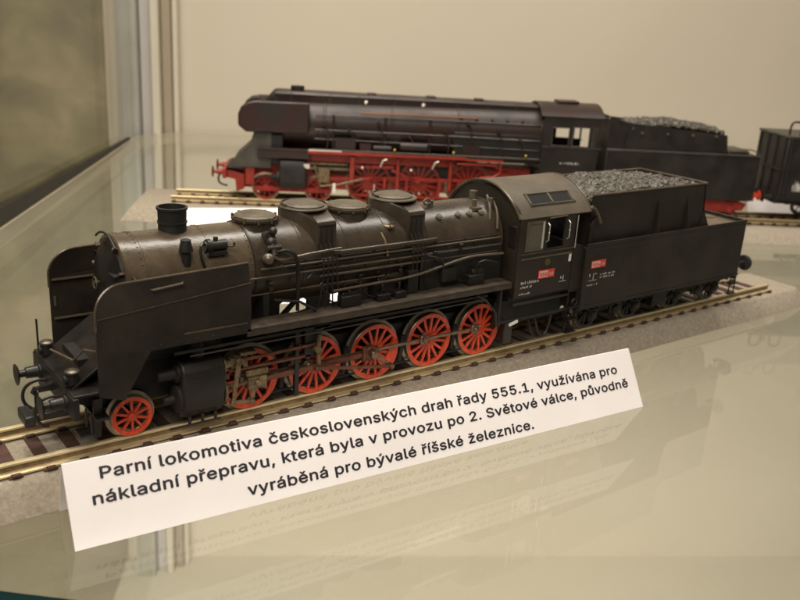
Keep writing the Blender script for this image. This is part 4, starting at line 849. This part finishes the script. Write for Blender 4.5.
    hk = MB(); hk.box(8.0, 8.2, s_*1.0, s_*1.3, .9, 2.2); hk.box(10.1, 10.24, s_*1.0, s_*1.2, .8, 2.2); hk.box(12.5, 12.64, s_*1.0, s_*1.2, .8, 2.2); hk.box(6.2, 12.8, s_*.95, s_*1.02, 1.85, 2.2); RP(hk, 'red_hanger', REARRED, bev=.02)
    wb_ = MB()
    for (x, z) in ((8.55, 1.72), (10.75, 1.70)): wb_.ball((x, s_*1.36, z), .065, 10)
    for (x, z) in ((9.35, 1.95), (11.7, 1.95)): wb_.tube([(x, s_*1.38, z-.15), (x+.12, s_*1.4, z+.15), (x+.28, s_*1.38, z+.2)], .035, 8)
    RP(wb_, 'white_fitting', BRIGHT)
    RP(MB().box(7.25, 7.38, s_*1.28, s_*1.36, .55, .95), 'white_marker', WHITE)
    ls = MB(); ls.box(9.1, 9.14, s_*1.30, s_*1.34, .4, 1.0); ls.box(5.95, 6.2, s_*1.33, s_*1.38, 1.58, 1.78); RP(ls, 'bright_link', BRIGHT)
frm = MB(); 
for y in (-.6, .6): frm.xz([(2.5, 1.4), (2.5, .9), (3.4, .75), (7.6, .55), (16.4, .6), (16.6, 1.3), (14, 1.9), (6, 2.0)], y-.06, y+.06)
frm.box(3.2, 7.4, -.62, .62, .5, .95); frm.box(7.6, 16.4, -.55, .55, 1.0, 1.9); RP(frm, 'red_frame', DRED, bev=.02)
RP(MB().box(2.36, 2.52, -1.35, 1.35, .98, 1.42), 'buffer_beam', REARRED, bev=.02)
ra = MB()
for y in (-.95, .95): ra.prism([(2.5, y-.1, 1.35), (3.3, y-.1, 1.15), (3.3, y-.1, .5), (2.95, y-.1, .35), (2.9, y-.1, .9), (2.5, y-.1, 1.0)], (0, .2, 0)); ra.box(3.35, 3.75, y-.12, y+.12, .7, 1.7)
RP(ra, 'red_bracket', REARRED, bev=.02)
RP(MB().xz([(2.75, 1.5), (2.85, 1.85), (3.55, 2.5), (3.75, 3.15), (4.5, 3.15), (4.5, 1.5)], -1.2, 1.2), 'sloping_apron', APR, bev=.02)
ap2 = MB(); ap2.box(3.7, 5.0, -1.15, 1.15, 1.7, 3.0); ap2.box(2.5, 3.3, -1.2, 1.2, 1.42, 1.5); RP(ap2, 'front_casing', BLKM, bev=.04)
rb_ = buffer_mb(.24).build('buffer', REARRED, rl, (2.36-RX, -.9, 1.2)); rb_.scale = (1, 1, 1)
bh = MB().lathe((-.44, 0, 0), (-1, 0, 0), [(0, .22), (.03, .25), (.05, .24), (.055, .1)], 24).build('buffer_head', BLKM, rb_)
put(rb_, rl, (2.36-RX, .9, 1.2))
RP(MB().tube([(2.36, -.5, 1.1), (2.1, -.52, 1.0), (2.1, -.5, .6), (2.5, -.5, .5)], .045, 8, 2), 'brake_hose', BLKM)
bwl = wheel('bogie_wheel', .56, 9, DRED, y=-1, rim=.08, hubr=.12, parent=rl, loc=(4.25-RX, -.83, .56))
put(bwl, rl, (6.6-RX, -.83, .56)); put(bwl, rl, (16.9-RX, -.83, .56))
for x in (4.25, 6.6, 16.9): put(bwl, rl, (x-RX, .83, .56), (0, 0, PI))
ldw = wheel('driving_wheel', 1.0, 17, REARRED, cw=(-60, 40), crank=(-.3, .1), y=-1, rim=.09, hubr=.16, parent=rl, loc=(8.9-RX, -.83, 1.0))
for x in (11.2, 13.5): put(ldw, rl, (x-RX, -.83, 1.0))
for x in (8.9, 11.2, 13.5): put(ldw, rl, (x-RX, .83, 1.0), (0, 0, PI))
bgf = MB(); bgf.box(3.7, 7.2, -.98, -.9, .42, .62); bgf.box(3.7, 7.2, .9, .98, .42, .62); bgf.tube([(4.25+.72*math.cos(R(a)), -1.02, .56+.72*math.sin(R(a))) for a in range(30, 151, 15)], .05, 8); RP(bgf, 'bogie_frame', DRED, bev=.015)
gd = MB(); gd.tube([(4.25+.66*math.cos(R(a)), -1.04, .62+.62*math.sin(R(a))) for a in range(40, 141, 10)], .05, 8); RP(gd, 'wheel_guard', STEEL)
for s_ in (-1, 1):
    sm = MB()
    for x in (4.6, 5.3, 7.0, 8.3, 9.9, 11.3, 12.7, 14.1, 15.4): sm.box(x, x+.035, s_*.60, s_*.635, 4.3, 4.80)
    sm.tube([(4.6, s_*.68, 4.72), (10, s_*.68, 4.72), (16.4, s_*.68, 4.70)], .022, 6); RP(sm, 'casing_seam', APR)
    fi = MB()
    for x, z in ((6.8, 3.6), (7.9, 3.35), (9.2, 3.7), (10.6, 3.2), (12.2, 3.5), (13.2, 3.9), (14.6, 3.6), (15.6, 3.3)):
        fi.cyl((x, s_*1.05, z), (x, s_*1.36, z), .09, 10); fi.tube([(x, s_*1.32, z), (x+.2, s_*1.36, z-.3), (x+.15, s_*1.34, 2.5)], .03, 6, 1)
    fi.box(8.4, 8.9, s_*1.2, s_*1.4, 2.45, 2.8); fi.box(13.0, 13.8, s_*1.2, s_*1.42, 2.45, 2.9); fi.cyl((9.0, s_*1.3, 2.62), (9.8, s_*1.3, 2.62), .12, 12)
    for x in (12.9, 13.6, 14.3, 15.0, 15.7): fi.cyl((x, s_*1.0, 4.05), (x, s_*1.14, 4.12), .07, 10)
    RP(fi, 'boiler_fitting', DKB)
    RP(MB().tube([(6.2, s_*1.47, 2.47), (11, s_*1.49, 2.47), (16.5, s_*1.47, 2.47)], .02, 6), 'edge_rail', PIPE)
    br2 = MB()
    for x in (9.6, 10.6, 12.1, 13.0, 14.2): br2.box(x-.06, x+.06, s_*1.0, s_*1.12, .35, 1.3)
    br2.box(8.0, 14.6, s_*.9, s_*.98, .35, .45); RP(br2, 'brake_hanger', DRED)
# rear locomotive cab with see-through windows
RTM0 = mat('rear_cab_black', (.014, .009, .0075), .48, var=.4, vscale=.8)
rc_ = RP(MB().box(16.6, 19.4, -1.3, 1.3, 1.9, 2.05), 'cab', RTM0)
for s_ in (-1, 1):
    b = MB(); y0, y1 = s_*1.45, s_*1.38
    for x0, x1, z0, z1 in ((16.6, 19.2, 1.75, 3.12), (16.6, 17.02, 3.12, 4.45), (17.78, 17.95, 3.12, 4.45), (18.72, 18.85, 3.12, 4.45), (17.02, 17.78, 3.92, 4.45), (17.95, 18.72, 3.96, 4.45), (18.85, 19.2, 4.02, 4.45), (19.12, 19.2, 3.12, 4.02)): b.box(x0, x1, y0, y1, z0, z1)
    bmesh.ops.remove_doubles(b.b, verts=b.b.verts, dist=1e-4); sd = RP(b, 'side_sheet', RTM0, rc_)
    fr_ = MB()
    for x0, x1, z0, z1 in ((17.02, 17.78, 3.12, 3.92), (17.95, 18.72, 3.12, 3.96)):
        fr_.tube([(x0, s_*1.46, z0), (x1, s_*1.46, z0), (x1, s_*1.46, z1), (x0, s_*1.46, z1), (x0, s_*1.46, z0)], .025, 6)
    fr_.box(16.6, 19.3, s_*1.47, s_*1.451, 3.04, 3.08); RP(fr_, 'window_frame', APR, sd)
    fine_print(rc_, 17.5, 2.3, .9, .10, s_*1.46 if s_ < 0 else 1.462, RX)
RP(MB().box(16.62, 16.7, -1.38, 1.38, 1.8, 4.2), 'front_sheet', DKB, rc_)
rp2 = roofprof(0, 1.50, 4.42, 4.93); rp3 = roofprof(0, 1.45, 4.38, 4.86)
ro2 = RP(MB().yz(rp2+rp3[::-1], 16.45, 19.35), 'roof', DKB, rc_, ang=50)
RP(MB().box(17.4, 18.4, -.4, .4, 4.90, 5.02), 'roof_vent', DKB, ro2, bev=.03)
us = MB(); us.box(16.5, 19.5, -1.2, 1.2, 1.2, 1.9); us.box(18.7, 19.1, -1.45, -1.2, .5, .56); us.box(18.7, 18.75, -1.45, -1.4, .5, 1.7); RP(us, 'cab_understructure', BLKM, bev=.03)
# rear tender
RTX = 23.3
RTM = mat('rear_tender_black', (.012, .0085, .007), .5, var=.4, vscale=.8, rvar=.1)
rt = empty('tender_with_coal', CASE @ TM(RTX), 'large black model tender with heaped coal and red bogies on the rear track', 'model tender')
def RT(mb, name, m, parent=rt, **k): return mb.build(name, m, parent, off=(RTX, 0, 0), **k)
tk = RT(MB().box(19.6, 26.95, -1.45, 1.45, .95, 3.05), 'tank', RTM, bev=.05)
RT(MB().box(19.6, 27.0, -1.47, -1.42, 3.02, 3.10), 'tank_rim', APR, tk, bev=.015)
b = MB(); zt0, zt1 = 4.28, 3.92
for s_ in (-1, 1): b.prism([(20.3, s_*1.30, 3.04), (25.4, s_*1.30, 3.04), (25.25, s_*1.30, zt1), (20.5, s_*1.30, zt0)], (0, -s_*.05, 0)); b.prism([(19.62, s_*1.42, 3.05), (20.3, s_*1.42, 3.05), (20.5, s_*1.42, zt0), (19.62, s_*1.42, 4.55)], (0, -s_*.05, 0))
b.prism([(25.4, -1.25, 3.04), (25.4, 1.25, 3.04), (25.25, 1.25, zt1), (25.25, -1.25, zt1)], (-.06, 0, 0)); b.box(19.62, 19.7, -1.35, 1.35, 3.05, 4.4); RT(b, 'coal_bunker', RTM)
b = MB()
for x in (21.2, 22.4, 23.6, 24.7): b.cyl((x, -1.31, 3.86), (x, -1.36, 3.86), .06, 12)
RT(b, 'bunker_rivet', LID)
coal(20.5, 25.1, 1.12, 3.95, .45, rt, RTX, 900, .12)
RT(MB().tube([(25.5, -1.3, 3.1), (25.5, -1.3, 3.35), (26.8, -1.3, 3.32), (26.95, -1.3, 3.0)], .03, 8, 1), 'deck_rail', LID)
RT(MB().box(25.5, 26.7, -.8, .8, 3.05, 3.2), 'deck_hatch', APR, bev=.05)
bg = MB()
for x in (21.3, 25.1): 
    for y in (-1.05, 1.05): bg.xz([(x-1.75, .75), (x-1.6, .42), (x-.5, .35), (x-.3, .25), (x+.3, .25), (x+.5, .35), (x+1.6, .42), (x+1.75, .75), (x+1.2, .9), (x-1.2, .9)], y-.06, y+.06)
    for q in (-.95, .95): bg.lathe((x+q, -1.12, .5), (0, -1, 0), [(0, .2), (.06, .2), (.08, .12)], 16); bg.box(x+q-.3, x+q+.3, -1.16, -1.05, .74, .84)
bg.box(19.7, 26.9, -1.1, 1.1, .86, .98); RT(bg, 'red_bogie', DRED, bev=.02)
w_ = wheel('tender_wheel', .5, 9, DRED, y=-1, rim=.08, hubr=.11, parent=rt, loc=(20.35-RTX, -.83, .5))
for x in (22.25, 24.15, 26.05): put(w_, rt, (x-RTX, -.83, .5))
for x in (20.35, 22.25, 24.15, 26.05): put(w_, rt, (x-RTX, .83, .5), (0, 0, PI))
RT(MB().box(26.9, 27.05, -1.35, 1.35, .95, 1.4), 'rear_beam', RED, bev=.02)
o = buffer_mb(.24).build('buffer', RED, rt, (27.0-RTX, -.9, 1.15)); o.rotation_euler = (0, 0, PI); put(o, rt, (27.0-RTX, .9, 1.15), (0, 0, PI))
RT(MB().tube([(27.02, -1.2, 1.4), (27.1, -1.2, 1.6), (27.1, -1.2, 2.9), (26.95, -1.2, 3.0)], .03, 8), 'ladder_rail', LID)
# rail vehicle cut by the right border
VX = 31.5
vg = empty('goods_wagon', CASE @ TM(VX), 'dark model wagon with hoop rails on its roof, cut by the right border', 'model wagon')
def VP(mb, name, m, parent=vg, **k): return mb.build(name, m, parent, off=(VX, 0, 0), **k)
VP(MB().box(28.15, 35.2, -1.4, 1.4, 1.05, 4.0), 'body', RTM, bev=.08)
b = MB(); b.box(28.1, 35.25, -1.43, 1.43, 3.95, 4.07); VP(b, 'roof', APR, bev=.03)
b = MB()
for x in (28.3, 29.7, 31.1, 32.5, 33.9): b.box(x, x+.12, -1.45, -1.401, 1.1, 3.94)
for y in (-1.2, -.4, .4, 1.2): b.box(28.09, 28.149, y-.06, y+.06, 1.1, 3.94)
b.box(28.08, 28.149, -1.35, 1.35, 2.4, 2.5); VP(b, 'body_rib', BLKM, bev=.01)
b = MB()
for x in (28.25, 29.3): b.tube([(x, -1.2, 4.06), (x, -1.2, 4.5), (x+.1, -1.2, 4.68), (x+.45, -1.2, 4.68), (x+.55, -1.2, 4.5), (x+.55, -1.2, 4.06)], .05, 8, 1)
VP(b, 'roof_hoop', BLKM)
VP(MB().lathe((29.15, -.8, 4.06), (0, 0, 1), [(0, .16), (.4, .15), (.5, .10), (.55, .03)], 16), 'blue_dome', BLUISH)
fine_print(vg, 28.75, 1.5, .5, .5, -1.455, VX)
b = MB(); b.box(28.1, 28.25, -1.3, 1.3, .95, 1.3); b.box(28.3, 35, -.9, .9, .8, 1.06)
for y in (-1.0, 1.0): b.box(29.9, 34.2, y-.05, y+.05, .4, .7)
VP(b, 'underframe', BLKM, bev=.02)
o = buffer_mb(.24).build('buffer', BLKM, vg, (28.12-VX, -.9, 1.1)); put(o, vg, (28.12-VX, .9, 1.1))
w_ = wheel('wagon_wheel', .5, 8, BLKM, y=-1, rim=.08, hubr=.11, parent=vg, loc=(30.6-VX, -.83, .5)); put(w_, vg, (33.5-VX, -.83, .5))
for x in (30.6, 33.5): put(w_, vg, (x-VX, .83, .5), (0, 0, PI))

# ================================================================== label cards
def tent(label, mtx, bl, br, al, ar, kl, kr, name='label_card', cat='label card', bow=0):
    """folded paper card: front leaf bl-br-ar-al, back leaf falling from the fold to kl-kr"""
    t = empty(name, mtx @ Matrix.Translation(Vector(bl)*S), label, cat); off = Vector(bl)
    def leaf(p, q, r, s_, nm):
        b = MB(); p, q, r, s_ = map(Vector, (p, q, r, s_)); nn = (q-p).cross(s_-p).normalized()
        n = 40; g = []
        for j in range(13):
            row = []
            for i in range(n+1):
                u, v = i/n, j/12; c = p.lerp(q, u).lerp(s_.lerp(r, u), v)+nn*bow*math.sin(PI*v)*math.sin(PI*u)
                row.append(b.b.verts.new(c))
            g.append(row)
        for j in range(12):
            for i in range(n): b.b.faces.new((g[j][i], g[j][i+1], g[j+1][i+1], g[j+1][i]))
        o = b.build(nm, CARD, t, off=off)
        for p_ in o.data.polygons: p_.use_smooth = False
        m_ = o.modifiers.new('paper', 'SOLIDIFY'); m_.thickness = .0002; m_.offset = -1
        return o
    fl = leaf(bl, br, ar, al, 'front_leaf'); leaf(kl, kr, ar, al, 'back_leaf')
    return t, fl
BLc = Vector((-1.83, -2.92, ZG+.012)); BRc = Vector((12.13, -4.10, ZG+.012)); offv = Vector((.0675, .765, 1.322))*1.0
Xc = (BRc-BLc).normalized(); Nc = Xc.cross(offv).normalized(); Yc = Nc.cross(Xc)
ALc = BLc+offv; ARc = BRc+offv
BOW = .03
card, leaf = tent('white folded card with three lines of printed black text in front of the black locomotive', IDM, BLc, BRc, ALc, ARc, Vector((-1.69, -1.50, ZG+.012)), Vector((12.2, -2.66, ZG+.012)), bow=BOW)
def line(txt, u, v, width, slope=-.011):
    d = (Xc+Yc*slope).normalized(); up = Nc.cross(d)
    o = Xc*u+Yc*v+Nc*.003
    m4 = Matrix((d, up, Nc)).transposed().to_4x4(); m4.translation = o
    ob = text_mesh(txt, .405, 'lettering', INK, card, m4, width, bold=.0105)
    for v in ob.data.vertices:
        p = v.co/S; v.co += Nc*S*BOW*math.sin(PI*min(1, max(0, p.dot(Xc)/14.01)))*math.sin(PI*min(1, max(0, p.dot(Yc)/offv.length)))
line('Parní lokomotiva československých drah řady 555.1, využívána pro', .624, 1.147, 12.79, -.0135)
line('nákladní přepravu, která byla v provozu po 2. Světové válce, původně', .431, .715, 13.24, -.0100)
line('vyráběná pro bývalé říšské železnice.', 3.267, .225, 7.14, -.0125)
z0 = ZG+.012
tent('wide white card lying behind the boiler of the front locomotive', CASE, (2.6, -13.6, z0), (10.4, -11.9, z0), (.95, -4.62, .30), (10.6, -3.0, .30), (.9, -3.9, z0), (10.6, -2.3, z0))
tent('small white card half hidden behind the wagon at the right border', CASE, (29.0, 2.6, z0), (34.0, 2.6, z0), (29.0, 3.2, .55), (34.0, 3.2, .55), (29.0, 4.2, z0), (34.0, 4.2, z0))
